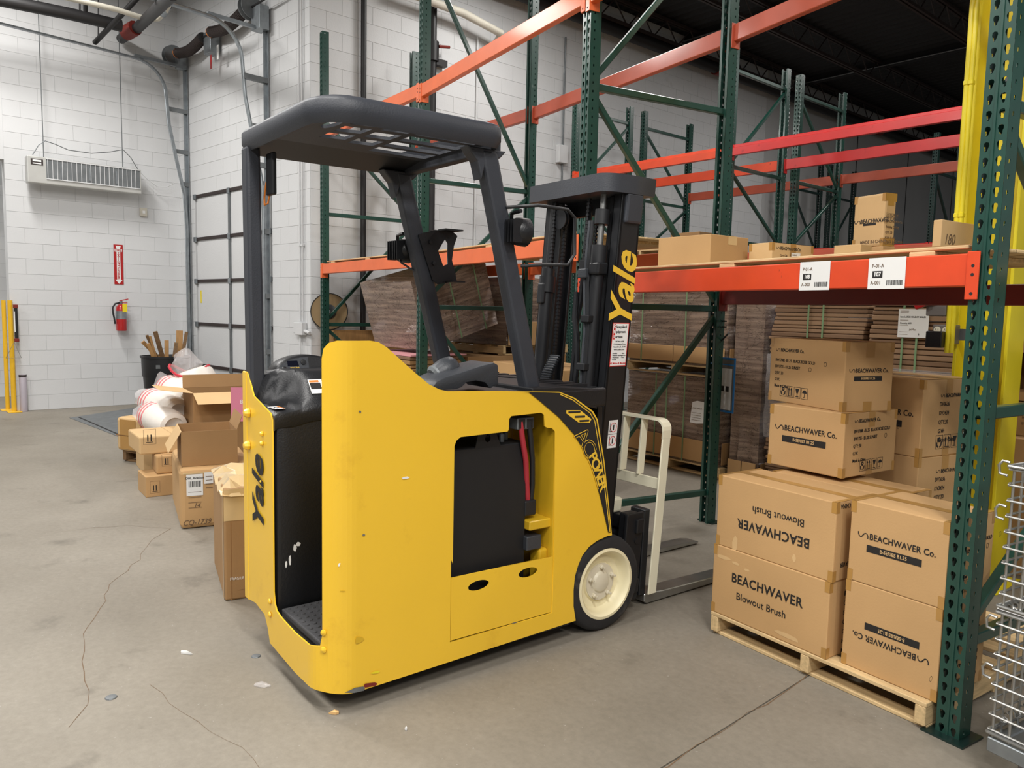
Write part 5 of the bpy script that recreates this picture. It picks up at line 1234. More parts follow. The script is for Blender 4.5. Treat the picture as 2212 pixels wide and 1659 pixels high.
cab = [PX(*q, HX-.15) for q in ((303,372),(320,388),(340,403),(360,404),(376,396))]
sub('cable', MB().tube([(q.x-HX, q.y-a.y, q.z-a.z) for q in cab], .007, 6), 'wall_white', t, smooth=True)
a, b = PX(247.5, 614, XL+.012), PX(265, 529, XL+.012); sw, sh = b.y-a.y, b.z-a.z
t = thing('extinguisher_sign', 'tall red fire extinguisher arrow sign on the white wall', 'sign', (XL+.0075, a.y, a.z))
sub('plate', MB().box(0,.004,0,sw,0,sh), 'fire_red', t)
f = Face(t, lambda u,v,e:(.004+e,u,v), (0,1,0), (0,0,1), sw, sh)
ar = [(.22,.97),(.78,.97),(.70,.90),(.70,.12),(.90,.12),(.5,.015),(.10,.12),(.30,.12),(.30,.90)]
sub('arrow', MB().add([f.p(sw*u, sh*v, .001) for u, v in ar], [tuple(range(len(ar)))]), 'label_white', t)
fb = f.rect(sw*.10, sh*.82, sw*.90, sh*.89, 'label_white', 'word_panel', .0015); f.text('FIRE', sw*.5, sh*.855, sw*.42, 'fire_red', e=.0022, par=fb, align='CENTER', bold=.02)
for i, ch in enumerate('EXTINGUISHER'): f.text(ch, sw*.5, sh*(.775-i*.056), sw*.40, 'fire_red', e=.0016, align='CENTER', bold=.03)
ec = PX(263, 715, XL+.12)
t = thing('fire_extinguisher', 'red fire extinguisher with yellow tag on the white wall', 'extinguisher', (XL+.12, ec.y, ec.z))
sub('cylinder', MB().lathe([(.055,0),(.068,.008),(.070,.02),(.070,.30),(.062,.345),(.035,.375),(.022,.38)], 20), 'fire_red', t, smooth=True)
sub('label_band', MB().lathe([(.0712,.17),(.0712,.285)], 20, caps=(0,0)), 'galvanised', t, smooth=True); sub('valve', MB().lathe([(.022,.38),(.022,.42),(.012,.43),(0,.431)], 10), 'galvanised_dull', t)
sub('handle', MB().bar((0,-.02,.425),(.03,.09,.455),.02,.014), 'fire_red', t); sub('handle', MB().bar((0,-.01,.40),(.02,.08,.40),.02,.012), 'fire_red', t)
sub('hose', MB().tube([(.01,-.02,.40),(.02,-.08,.385),(.02,-.115,.33),(.015,-.11,.25),(.01,-.095,.18),(.01,-.085,.10)], .012, 8), 'fork_black', t, smooth=True)
sub('tag', MB().box(.072,.074,.0,.062,.27,.385), 'label_yellow', t); sub('wall_hook', MB().box(-.114,-.07,-.015,.015,.30,.38), 'galvanised', t)
sp = PX(310, 460, XL+.03); t = thing('wall_sensor', 'small white sensor box on the wall below the heater', 'sensor', (XL+.0075, sp.y-.05, sp.z-.05)); sub('housing', MB().box(0,.05,0,.095,0,.12), 'pipe_cream', t, bevel=.006); sub('window', MB().box(.05,.053,.03,.065,.04,.08), 'label_white', t)
# marks left by carts on the block wall
# ---- guard posts and stub at the opening
for px, yb, lab in ((17, 886, 'yellow guard post left of the wall end'), (31, 890, 'yellow guard post right of the wall end')):
    p = G(px, yb); zt = ZP(px, 649, p); t = thing('guard_post', lab, 'guard post', p, 0, 'yellow guard posts')
    sub('post', MB().tube([(0,0,.01),(0,0,zt)], .030 if px > 20 else .026, 14), 'post_yellow', t, smooth=True); sub('foot', MB().box(-.10,.10,-.08,.08,.0008,.012), 'post_yellow', t, bevel=.003, seg=1)
p = G(31, 890); zb = ZP(37, 738, p)
t = thing('hanging_lamp_bar', 'black bar with red ends hung on the yellow guard post', 'work light', (p.x+.07, p.y+.05, zb))
sub('bar', MB().box(-.02,.02,-.02,.02,.03,.46), 'plastic_black', t, bevel=.008); sub('end_cap', MB().box(-.024,.024,-.026,.026,.0,.045), 'beam_maroon', t, bevel=.006); sub('end_cap', MB().box(-.024,.024,-.026,.026,.44,.49), 'beam_maroon', t, bevel=.006); sub('diffuser', MB().box(.0,.022,-.022,-.012,.13,.40), 'label_white', t)
q = [Vector((.0,-.03,0)),Vector((.02,-.13,-.21)),Vector((.02,.04,-.21))]; sub('wire_hanger', MB().tube(q, .005, 6, closed=True), 'steel_plain', t)
p = G(52, 889); t = thing('pipe_stub', 'short lilac grey pipe stub standing at the wall foot', 'pipe', p); sub('pipe', MB().lathe([(.044,0.0006),(.044,.49),(.040,.495),(.036,.49),(.036,.02)], 18), 'grey_stub', t, smooth=True); sub('collar', MB().lathe([(.047,.47),(.047,.495)], 18, caps=(0,0)), 'joist_brown', t)
# opening: frame edge of white
# ---- steel plate let into the floor
pp = [G(150,903), G(262,946), G(420,905), G(300,880)]
t = thing('floor_plate', 'dark steel leveller plate flush with the floor by the bags', 'floor plate', (pp[0].x, pp[0].y, 0))
sub('plate', MB().prism([(q.x-pp[0].x, q.y-pp[0].y) for q in pp], lambda u,v:(u,v,.0006), lambda u,v:(u,v,.005)), 'galvanised_dull', t)
l0, l1 = G(170,902)-pp[0], G(264,943)-pp[0]; sub('hinge_line', MB().bar(Vector((l0.x,l0.y,.006)), Vector((l1.x,l1.y,.006)), .02, .004), 'ink', t)
# ---- bin with broken slats
bc = Vector((-11.15, 3.30, 0)); rz_ = ZP(365, 768, bc); sc = ZP(365,768,bc)
t = thing('rubbish_bin', 'round black rubbish bin holding broken wood slats', 'bin', bc)
H_ = rz_
sub('shell', MB().lathe([(.24,.002),(.255,.03),(.285,H_*.62),(.298,H_*.64),(.305,H_-.03),(.318,H_-.025),(.320,H_),(.298,H_),(.285,H_-.05),(.25,.05)], 28), 'fork_black', t, smooth=True)
sub('moulded_label', MB().box(.255,.262,-.20,-.08,H_-.16,H_-.11), 'galvanised_dull', t)
for k, (px, top, px2, w) in enumerate(((308,738,345,.05),(317,724,340,.04),(324,726,338,.03),(335,716,352,.06),(360,735,360,.055),(381,740,376,.05),(388,714,387,.085),(403,717,393,.045),(320,742,333,.05))):
    a = PL(px, top, bc+Vector((0,-.05+.1*(k%3),0)), (1,.5,0)); b = Vector((bc.x+.1*math.sin(k*2), bc.y+.1*math.cos(k*3)*.6, .25)); b2 = PL(px2, 775, bc+Vector((0,-.05+.1*(k%3),0)), (1,.5,0)); d_ = (b2-a).normalized(); b = a+d_*.5
    tag(MB().bar(a, b, w, .018, up=(.95,-.3,.05)).build('wood_slat', 'wood_dark' if k % 2 else 'plywood', None, bevel=.002, seg=1), ('split wood slat at the far left of the black bin','second wood slat from the left in the black bin','narrow wood slat third from the left in the bin','long pale wood slat left of the bin centre','short pointed wood slat in the bin centre','short dark wood slat right of the bin centre','widest wood slat at the right of the bin','wood slat leaning at the far right of the bin','short wood slat low at the left of the bin')[k], 'wood slat', 'slats in the bin')

# ================================================================== HEAP OF CARTONS AND ROLLS LEFT OF THE FORKLIFT
def flap_box(label, C, z0, h, angL, lenL, lenR, mat='card', flaps=(), name='open_carton', th=.005):
    """open carton, nearest edge at C; flaps = (side, outward lean in degrees, length)"""
    o = Vector((C[0], C[1], 0))+ang2(angL)*lenL; t = thing(name, label, 'carton', (o.x, o.y, z0), RA(angL-180)); w, d = lenL, lenR
    sub('base', MB().box(0,w,0,d,0,th), mat, t)
    for b in ((0,w,0,th,th,h),(0,w,d-th,d,th,h),(0,th,th,d-th,th,h),(w-th,w,th,d-th,th,h)): sub('wall', MB().box(*b), mat, t)
    for side, lean, L in flaps:
        a = RA(lean); up, outw = math.cos(a)*L, math.sin(a)*L
        if side == 'F': vs = [(0,0,h),(w,0,h),(w-.004,-outw,h+up),(.004,-outw,h+up)]; n_ = (0,th,0)
        if side == 'B': vs = [(0,d,h),(w,d,h),(w,d+outw,h+up),(0,d+outw,h+up)]; n_ = (0,-th,0)
        if side == 'L': vs = [(0,0,h),(0,d,h),(-outw,d-.004,h+up),(-outw,.004,h+up)]; n_ = (th,0,0)
        if side == 'R': vs = [(w,0,h),(w,d,h),(w+outw,d-.004,h+up),(w+outw,.004,h+up)]; n_ = (-th,0,0)
        vs2 = [Vector(v)+Vector(n_)*.6+Vector((0,0,.002)) for v in vs]
        sub('flap', MB().add(vs+vs2, [(0,1,2,3),(7,6,5,4),(0,4,5,1),(1,5,6,2),(2,6,7,3),(3,7,4,0)]), 'card_light' if abs(lean) > 60 else mat, t)
    return t
def lumpy(w, d, n, amp, seed, edge=0.0):
    random.seed(seed); vs = []; fs = []
    for i in range(n+1):
        for j in range(n+1):
            e = min(i, j, n-i, n-j); vs.append((w*i/n, d*j/n, random.uniform(0, amp)-(edge if e == 0 else 0)))
    for i in range(n):
        for j in range(n): a = i*(n+1)+j; fs.append((a,a+n+1,a+n+2,a+1))
    return MB().add(vs, fs)
# nearest tall taped carton
C3 = G(486, 1299); L3 = G(462, 1214); an = math.degrees(math.atan2(L3.y-C3.y, L3.x-C3.x)); ll = (L3-C3).length; z3 = ZP(484, 1058, C3)
angF = an-90
# its wide face turns towards the right, the narrow lit one to the left
t3, F3_ = corner_carton('tall carton with crumpled clear tape beside the forklift rear', C3, 0.0, z3, an, min(ll,.62), .42, mat='card_dark', tapes=False, seam=False, bev=.01)
fR = F3_['R']; fR.rect(.03, 0, .035, z3, 'card_edge', 'crease', .0008); fR.rect(0, z3-.16, .42, z3, 'tape_clear', 'tape', .0012); fR.rect(.06, .05, .40, z3*.62, 'card_dark', 'paper_patch', .001); fR.text('FRAGILE', .025, .11, .02, 'label_white', e=.0014)
fF = F3_['F']; fF.rect(fF.W-.09, 0, fF.W-.02, z3*.97, 'tape', 'tape', .001)
lt_ = lumpy(min(ll,.62)+.03, .45, 9, .045, 5, .05); lo = link('crumpled_tape', lt_.mesh('crumpled_tape','tape_clear',smooth=False), t3, Matrix.Translation((-.015,-.015,z3+.002)))
# carton with the courier label
C4 = G(390, 1145); L4 = G(373, 1082); an = math.degrees(math.atan2(L4.y-C4.y, L4.x-C4.x)); z4_ = ZP(389, 1016, C4)
t4, F4_ = corner_carton('bulging carton with white courier label and barcode', C4, 0.0, z4_, an, (L4-C4).length, .48, mat='card', tapes=False, bev=.03)
fr = F4_['R']
def on4(px, py): 
    q = PL(px, py, C4, ang2(an)); loc_ = q-C4; return loc_.dot(ang2(an-90)), q.z
u0, v0 = on4(403,1072); u1, v1 = on4(438,1023)
pp_ = fr.rect(u0, v0, u1, v1, 'paper', 'courier_label', .003); W_ = u1-u0; fr.text('DHL Aviation', u0+W_*.5, v1-.025, .022, 'ink', e=.004, par=pp_, align='CENTER', bold=.01)
x = u0+W_*.14
while x < u1-W_*.14: k = random.choice((.002,.003,.005)); fr.rect(x, v1-.085, x+k, v1-.045, 'ink', 'barcode_bar', .0036, par=pp_); x += k+random.choice((.002,.003,.004))
for i in range(4): fr.rect(u0+W_*.1, v1-.12-i*.035, u1-W_*.1, v1-.117-i*.035, 'ink_grey', 'print_line', .0036, par=pp_)
u2, v2 = on4(441,1045); u3, v3 = on4(462,1019); pq = fr.rect(u2, v2, u3, v3, 'paper', 'courier_label', .003); 
for i in range(4): fr.rect(u2+.01, v3-.03-i*.025, u3-.01, v3-.026-i*.025, 'ink_grey', 'print_line', .0036, par=pq)
u, v = on4(425,1128); fr.text('CQ-1739', u, v, .05, 'ink_grey', e=.002, align='CENTER', shear=.3); u, v = on4(425,1092); fr.text('14', u, v, .045, 'ink_grey', e=.002, align='CENTER', shear=.3)
fr.rect(.02, z4_-.03, .46, z4_-.022, 'tape_clear', 'tape', .002)
# two small stacked cartons with up arrows
C5 = G(315.6, 1075.3); L5 = G(301, 1060.5); an5 = math.degrees(math.atan2(L5.y-C5.y, L5.x-C5.x)); z5 = ZP(315, 1031, C5)
def arrows(f, u, v, k):
    f.ribbon([(u,v),(u+k,v),(u+k,v+k*1.3),(u,v+k*1.3)], k*.03, 'ink_grey', 'icon_frame', closed=True)
    for q in (.35,.62): f.ribbon([(u+k*q,v+k*.25),(u+k*q,v+k*.85)], k*.10, 'ink', 'icon')
    f.ribbon([(u+k*.22,v+k*.18),(u+k*.75,v+k*.18)], k*.05, 'ink', 'icon')
t, F = corner_carton('small carton on the floor with an up-arrow mark, lowest of its stack', C5, 0.0, z5, an5, .30, .46, mat='card', tapes=False, group='up-arrow cartons'); arrows(F['R'], .03, .03, .07)
C5b = C5+ang2(an5)*.06+ang2(an5-90)*.09
z5b = ZP(333, 986, C5b)
t, F = corner_carton('small carton with an up-arrow mark, middle of its stack', C5b, z5+.001, z5b, an5-4, .26, .36, mat='card', tapes=False, group='up-arrow cartons', bev=.012); arrows(F['R'], .04, .06, .07)
C6 = C5b+ang2(an5)*.10+ang2(an5-90)*(-.10); z6 = ZP(309, 944, C6)
t, F = corner_carton('long flat carton with an up-arrow mark, top of its stack', C6, z5b+.001, z6, an5, .46, .50, mat='card_light', tapes=False, group='up-arrow cartons', bev=.012); arrows(F['R'], .03, .08, .09); F['R'].rect(.28,z6-z5b-.03,.42,z6-z5b-.002,'tape_clear','tape',.001)
# open carton standing on the courier carton
C7b = C4+ang2(an)*.10+ang2(an-90)*.02; hB = ZP(391, 934, C7b)-z4_
flap_box('open carton with its front panel towards the camera', C7b, z4_+.002, hB, an, .40, hit(513,950,C7b,an-90), 'card_dark', flaps=(('F',150,.16),('B',20,.10)))
# crushed carton on a pallet at the far left of the heap
C10 = AT(303, 960, 7.75); C10.z = 0; z10 = ZP(290, 906, C10)
wood_pallet('dark pallet under the crushed carton at the far left', C10+ang2(205)*.27+ang2(115)*.03, RA(25), .26, .85, slats=5, mat='wood_dark', nst=2)
t, F = corner_carton('crushed carton with wide tan tape at the far left of the heap', C10, .106, z10, 205, .31, .92, mat='card_light', tapes=False, bev=.03); F['F'].rect(.05,.02,.26,z10-.126,'tape','tape',.002); F['F'].rect(.0,(z10-.106)*.45,.30,(z10-.106)*.48,'card_edge','crease',.002)
# big open carton behind
Cb2 = AT(418, 920, 7.05); Cb2.z = 0; zb2 = ZP(418, 850, Cb2)
flap_box('big open carton with folded flaps at the back of the heap', Cb2, 0.0, zb2, 172, .48, .56, 'card_dark', flaps=(('R',112,.20),('F',82,.26),('L',15,.12)))
p_ = MB().add([(0,0,0),(.36,.0,.0),(.36,-.04,.30),(.02,-.04,.34)], [(0,1,2,3)]); q = AT(499, 905, 6.15); 
t = thing('pink_folder', 'pink printed sheet sticking out of the open cartons', 'folder', (q.x, q.y, q.z-.02), RA(60)); sub('sheet', MB().box(0,.30,0,.004,0,.26), 'label_pink', t); text('BEACH', .04, 'label_white', t, (.13,-.001,.15), (1,0,0), (0,0,1), bold=.01)
# plastic rolls in clear bags
def roll(label, px, py, dist, tilt, yaw, L, r):
    c = AT(px, py, dist); t = thing('bag_roll', label, 'plastic roll', c, yaw, 'white plastic rolls'); ax = Vector((math.cos(tilt), 0, math.sin(tilt)))
    prof = [(.02,-L/2-.02),(r*.55,-L/2),(r*.85,-L/2+.04),(r,-L/2+.10),(r*1.02,0),(r,L/2-.06),(r*.88,L/2-.015),(r*.62,L/2),(r*.55,L/2-.015),(r*.2,L/2-.03),(.0,L/2-.03)]
    sub('roll', MB().lathe(prof, 20, (0,0,0), ax), 'bag_white', t, smooth=True)
    for k in (-.36,-.27,-.18): sub('red_stripe', MB().lathe([(r*(1.01 if k > -.3 else .97),L*k-.012),(r*(1.02 if k > -.3 else .98),L*k),(r*1.01,L*k+.012)], 20, (0,0,0), ax, caps=(0,0)), 'bag_pink', t, smooth=True)
    random.seed(int(px)); tail = [ax*(-L/2-.02*k)+Vector((0,random.uniform(-.03,.03),random.uniform(-.03,.05))) for k in range(5)]
    sub('bag_tail', MB().tube(tail, [r*.75,r*.85,r*.6,r*.45,r*.2], 9), 'clear_film', t)
    return t
for lab, px, py, ds, ti, ya, L, r in (('white plastic roll lowest in front on the heap', 348, 908, 7.45, -.10, .10, .56, .135), ('white plastic roll in the middle of the heap', 352, 878, 7.70, -.10, .15, .60, .135), ('white plastic roll near the top of the heap', 388, 850, 7.85, -.12, .12, .60, .14), ('white plastic roll half hidden behind the open carton flap', 398, 905, 7.95, 0, .1, .5, .13)): roll(lab, px, py, ds, ti, ya, L, r)
c = AT(422, 820, 8.0); t = thing('bag_roll', 'upright white bag with red seal on top of the heap', 'plastic bag', c, .2, 'white plastic rolls')
sub('roll', MB().lathe([(.10,-.30),(.20,-.28),(.21,-.10),(.185,.06),(.15,.10),(.0,.11)], 18, (0,0,0), (-.25,-.25,1)), 'bag_white', t, smooth=True)
ring = [(-.02+.18*math.cos(k*math.pi/8)*1.0-.03, .18*math.sin(k*math.pi/8)-.03, .09+.05*math.sin(k*math.pi/4)) for k in range(16)]; sub('red_seal', MB().tube(ring, .013, 6, closed=True), 'bag_red', t, smooth=True)
random.seed(3); sub('bag_top', MB().tube([(-.05,-.03,.08),(-.09,-.06,.16),(-.13,-.04,.22),(-.20,-.08,.20)], [.15,.13,.09,.04], 9), 'clear_film', t)
# carton under the rolls
C11 = AT(430, 945, 7.3); C11 = Vector((C11.x, C11.y, 0)); z11 = ZP(380, 925, C11)
corner_carton('wide carton carrying the white plastic rolls', Vector((-7.02,1.88,0)), .0, .30, 172, .50, .72, mat='card_light', tapes=False)
# ---- ceiling pipes at the top left
def pipe(label, pts, r, mat, cat='pipe', name='ceiling_pipe', extra=()):
    t = thing(name, label, cat, pts[0]); p0 = Vector(pts[0]); sub('pipe', MB().tube([Vector(p)-p0 for p in pts], r, 12), mat, t, smooth=True)
    for e, rr, m_ in extra: sub('fitting', MB().tube([Vector(q)-p0 for q in e], rr, 12), m_, t, smooth=True)
    return t
Xp = -11.2
pipe('thick black pipe across the top left corner', [PX(-40,-8,Xp), PX(150,30,Xp), PX(262,56,Xp)], .075, 'pipe_black', extra=(((PX(180,36,Xp), PX(180,-5,Xp)), .05, 'pipe_black'),))
p1, p2 = PX(258,92,-11.9), AT(330, -8, 9.5)
pipe('black sprinkler pipe with red coupling near the door corner', [PX(262,84,-11.95), PX(300,58,Xp), AT(372,-12,9.0)], .065, 'pipe_black', extra=(((PX(272,72,Xp-.3), PX(292,60,Xp-.1)), .095, 'pipe_red'),))
pipe('thin black drain pipe hooked at the top left', [PX(205,92,-11.6), PX(255,40,Xp+.3), PX(300,-8,Xp+.6)], .032, 'pipe_black')
pipe('cream pipe with elbow at the top left', [PX(140,-6,-10.6), PX(250,20,-10.6), PX(318,42,-10.6), PX(342,40,-10.6), PX(360,22,-10.2), PX(372,-8,-9.8)], .032, 'pipe_cream', extra=(((PX(352,30,-10.35), PX(364,12,-10.1)), .045, 'galvanised'),))
pipe('thin hanger rod holding the black pipes', [PX(212,-6,-11.5), PX(212,88,-11.5)], .006, 'pipe_black', 'rod', 'hanger_rod')

# ================================================================== GOODS BEHIND THE RACKS
def wrapped(label, o, rz, w, d, z0, h, mat='stretch_film', tilt=0.0, seed=1, band=None, straps=(), cat='wrapped load', bulge=.02):
    """film-wrapped block of cartons: slightly uneven sides"""
    random.seed(seed); t = thing('wrapped_load', label, cat, (o[0], o[1], z0), rz, 'film wrapped loads'); t.rotation_euler = (0, tilt, rz)
    nx_, nz_ = 6, 8; vs = []; fs = []
    def side(pts_fn, cnt):
        b = len(vs)
        for i in range(cnt+1):
            for j in range(nz_+1):
                x, y, nx2, ny2 = pts_fn(i/cnt); k = random.uniform(-bulge, bulge)*(0 if j in (0,) else 1)*(0 if i in (0,cnt) else 1); vs.append((x+nx2*k, y+ny2*k, h*j/nz_))
        for i in range(cnt):
            for j in range(nz_): a = b+i*(nz_+1)+j; fs.append((a, a+nz_+1, a+nz_+2, a+1))
    side(lambda f: (w*f, 0, 0, -1), nx_); side(lambda f: (w, d*f, 1, 0), nx_); side(lambda f: (w*(1-f), d, 0, 1), nx_); side(lambda f: (0, d*(1-f), -1, 0), nx_)
    b = len(vs); vs += [(0,0,h),(w,0,h),(w,d,h),(0,d,h)]; fs.append((b,b+1,b+2,b+3)); b = len(vs); vs += [(0,0,0),(w,0,0),(w,d,0),(0,d,0)]; fs.append((b+3,b+2,b+1,b))
    sub('wrap', MB().add(vs, fs), mat, t, smooth=True)
    if band:
        n = max(2, int(w/.42)); 
        for i in range(n): sub('carton_face', MB().box(w*i/n+.004,w*(i+1)/n-.004,-.03,-.022,band[0],band[1]), 'card', t, bevel=.003, seg=1)
        sub('carton_face', MB().box(w+.022,w+.03,.01,d-.01,band[0],band[1]), 'card_dark', t, bevel=.003, seg=1)
    for x in straps: sub('strap', MB().box(w*x-.006,w*x+.006,-.036,-.030,0,h), 'strap_green', t)
    return t
def flat_stack(label, o, rz, w, d, z0, n, th=.034, seed=1, straps=(.3,.38), film=None, mat=('flat_card','flat_card_b'), top=None, group='stacks of flat cartons', skew=.0):
    random.seed(seed); t = thing('flat_carton_stack', label, 'carton stack', (o[0], o[1], z0), rz, group); z = 0
    for i in range(n):
        k = th*random.uniform(.75,1.25); j = random.uniform(-.012,.012)+skew*math.sin(i*.45)
        sub('flat_carton', MB().box(j,w+j,random.uniform(-.012,.012),d,z,z+k-.004), mat[i % 2] if random.random() < .7 else mat[0], t, bevel=min(.006,k*.2), seg=1); z += k
    if top: sub('top_sheet', MB().box(-.01,w+.01,-.02,d,z,z+.012), top, t); z += .012
    for x in straps: sub('strap', MB().box(w*x-.007,w*x+.007,-.022,-.018,0,z), 'strap_green', t)
    if film:
        m = lumpy(1, 1, 10, .02, seed+3); vs = [(w*v.x*1.02-.01, -.03-v.z, z*(film[0]+(film[1]-film[0])*v.y)) for v in m.v]; sub('film', MB().add(vs, m.f), 'clear_film', t, smooth=True)
    return t, z
# two storeys of wrapped pallets behind the third frame
W0 = Vector((-5.15, 5.98, 0)); WR = RA(-4)
wood_pallet('pale pallet on the floor under the wrapped loads', W0, WR, 1.22, 1.0, slats=6)
wrapped('lower wrapped load of flat cartons on the floor pallet', W0+Vector((.02,.02,0)), WR, 1.16, .95, .106, .80, seed=4, band=(.02,.22), straps=(.35,.47,.66))
zU = .106+.80+.003
wood_pallet('pale pallet between the two wrapped loads', W0+Vector((.0,.01,0)), WR, 1.22, 1.0, slats=6, z=zU)
wrapped('upper wrapped load with bright film glints', W0+Vector((.02,.02,0)), WR, 1.20, .95, zU+.106, .70, seed=6, band=(.02,.17), straps=(.16,.62))
q = PY(1490, 912, 5.86); t = thing('paper_label', 'creased white paper label on the lower wrapped load', 'label', (q.x, q.y, q.z), WR); W_ = .17; sub('sheet', MB().add([(0,0,0),(.08,-.012,.0),(W_,0,.01),(W_+.01,.0,.20),(.09,-.014,.21),(.02,0,.19)], [(0,1,4,5),(1,2,3,4)]), 'paper', t); text('LARGE MAILER', .018, 'ink_grey', t, (.09,-.016,.14), (1,0,0), (0,0,1))
for i in range(4): sub('print_line', MB().box(.03,.14,-.017,-.0165,.03+i*.022,.033+i*.022), 'ink_grey', t)
wrapped('dark wrapped load beside the blue document pocket', Vector((-3.89,5.97,0)), WR, .30, .85, .0, 1.66, seed=9, band=(.0,.20), bulge=.03)
# flat cartons in tall stacks
flat_stack('tall stack of flat cartons left of the paper sign', Vector((-3.52,5.95,0)), RA(-2), .80, .7, .0, 48, seed=11, straps=(.42,.58), film=(.28,.72), skew=.014)
flat_stack('tall stack of flat cartons behind the paper sign', Vector((-2.62,5.80,0)), RA(-2), .82, .7, .0, 48, seed=12, straps=(.30,.42), film=(.0,.70), skew=.01)
qa, qb = PY(1938, 728, 5.755), PY(2008, 668, 5.755); t = thing('paper_sign', 'white large holiday mailer sheet on the flat carton stack', 'sign', (qa.x, 5.755, qa.z)); sw, sh = qb.x-qa.x, qb.z-qa.z
f = Face(t, lambda u,v,e:(u,-e,v), (1,0,0), (0,0,1), sw, sh); sub('sheet', MB().box(0,sw,0,.002,0,sh), 'paper', t)
f.text('Item: LARGE HOLIDAY MAILER', sw*.06, sh*.72, .018, 'ink', sx=.72, bold=.01); f.text('Quantity: 600', sw*.06, sh*.50, .018, 'ink', sx=.8); f.text('jisMac', sw*.5, sh*.28, .022, 'ink_grey', align='CENTER'); f.text('6', sw*.68, sh*.12, .022, 'ink')
for v in (.92,.86,.60,.42,.18,.10): f.rect(sw*.06, sh*v, sw*.34, sh*v+.003, 'ink_grey', 'print_line', .001)
wrapped('black wrapped load between the two flat carton stacks', Vector((-2.712,6.05,0)), 0, .085, .4, 0, 1.70, mat='plastic_black', seed=3)
# blue document pocket hooked on the third frame's rear post
qa, qb = PL(1527, 884, RP[3]+fwd[3]*.05, fwd[3]), PL(1590, 774, RP[3]+fwd[3]*.05, fwd[3])
t = thing('document_pocket', 'clear document pocket with blue edge hung on the green post', 'document pocket', (qa.x, qa.y, qa.z), FR[3]); sw = (qb-qa).xy.length; sh = qb.z-qa.z
sub('back', MB().box(0,sw,0,.003,0,sh), 'box_grey', t)
for b in ((0,sw,-.003,0,0,.014),(0,sw,-.003,0,sh-.014,sh),(0,.014,-.003,0,.014,sh-.014),(sw-.014,sw,-.003,0,.014,sh-.014),(.014,sw-.014,-.003,0,sh*.86,sh*.88)): sub('blue_edge', MB().box(*b), 'label_blue', t)
sub('paper', MB().box(.03,sw-.03,-.002,0,.02,sh*.80), 'paper', t)
for k in range(2): sub('print_block', MB().box(sw*(.5+.18*k),sw*(.5+.18*k)+.03,-.0032,-.002,sh*.38,sh*.48), 'ink', t)
# hooks on the same post
for z, l in ((1.44,.05),(1.40,.05),(1.30,.07)):
    p = RP[3]; tag(MB().tube([(p.x+.03,p.y-.02,z),(p.x+.03+l*1.2,p.y-.06,z-.0 if z > 1.35 else z+.06)], .006, 6).build('post_hook', 'pipe_black'), {1.44:'upper black hook on the third rack frame',1.40:'middle black hook on the third rack frame',1.30:'lower slanting black hook on the third rack frame'}[z], 'hook', 'hooks on the post')
tag(MB().box(0,.42,0,.004,0,.16).build('card_flap', 'card'), 'loose card flap behind the blowout brush cartons', 'card'); o = bpy.data.objects['card_flap']; q = G(1606, 1008, .62); o.location = (-2.35, 3.95, .0); o.rotation_euler = (RA(-8), 0, RA(-8)); o.scale = (1,1,5.0)
bpy.data.objects.remove(o)
# second bay, seen through the second frame: everything shows its right end
EX = -6.15
zP = PX(900, 760, EX).z
flat_stack('stack of flat cartons with a pink top sheet', Vector((EX+.02,4.02,0)), RA(90), .64, 1.0, 0, 26, th=(zP-.012)/26, seed=31, straps=(), mat=('card_dark','flat_card_b'), top='foam_pink')
la, lb = PX(1003, 775, EX), PX(1061, 752, EX); sl = (lb.z-la.z)/(lb.y-la.y)
wrapped('brown wrapped load leaning over behind the forklift', Vector((EX,4.22,0)), RA(90), .92, .95, max(zP+.012, la.z-(la.y-4.22)*sl), .68, tilt=-math.atan(sl), seed=21, straps=(.45,.80), bulge=.015)
y2 = PX(1085, 700, EX).y; z2b = PX(1100, 746, EX).z
wrapped('wrapped load with torn film right of the leaning one', Vector((EX,y2+.06,0)), RA(90), .85, .95, z2b, PX(1100,598,EX).z-z2b, seed=22, band=(.0,.25))
wood_pallet('upper pallet under the torn wrapped load', Vector((EX,y2+.02,0)), RA(90), .95, .95, slats=5, z=z2b-.106)
yb_ = 4.72
carton('long brown carton block under the upper pallet', Vector((EX,yb_,0)), RA(90), y2+.95-yb_, 1.0, z2b-.108, mat='card_dark', tapes=False)
for k in range(4): 
    pass
Cs = Vector((-5.05,4.15,0)); zs_ = ZP(1100, 786, Cs)
t, F = carton('carton bound with green straps behind the armrest', Vector((-5.30,4.35,0)), RA(-10), 1.1, .55, zs_, mat='card', tapes=False)
for x in (.52,.72): F['T'].rect(x, 0, x+.012, .55, 'strap_green', 'strap', .002); F['F'].rect(x, 0, x+.012, zs_, 'strap_green', 'strap', .002)
# plywood crate and cable spool by the wall
zc = PX(760, 714, XB+.25).z
t = thing('plywood_crate', 'plywood crate against the white wall under the spool', 'crate', (XB-.03,4.30,0)); sub('side', MB().box(.27,.29,0,1.25,0.001,zc), 'plywood', t); sub('end', MB().box(.04,.27,0,.02,.001,zc), 'plywood', t); sub('end', MB().box(.04,.27,1.23,1.25,.001,zc), 'plywood', t); sub('lid', MB().box(.04,.27,.02,1.23,zc-.02,zc), 'plywood', t); sub('back', MB().box(.04,.05,.02,1.23,.001,zc-.02), 'plywood', t)
sc_ = PX(705, 672, XB+.10); R_ = .215
t = thing('cable_spool', 'flat brown cable spool with black hub on the crate', 'spool', (XB+.13, sc_.y+.02, zc+.002)); ax = (.80,-.58,.05)
sub('disc', MB().lathe([(0,-.012),(R_,-.012),(R_,.0),(0,.0)], 36, (0,0,R_+.003), ax, caps=(0,0)), 'spool_brown', t)
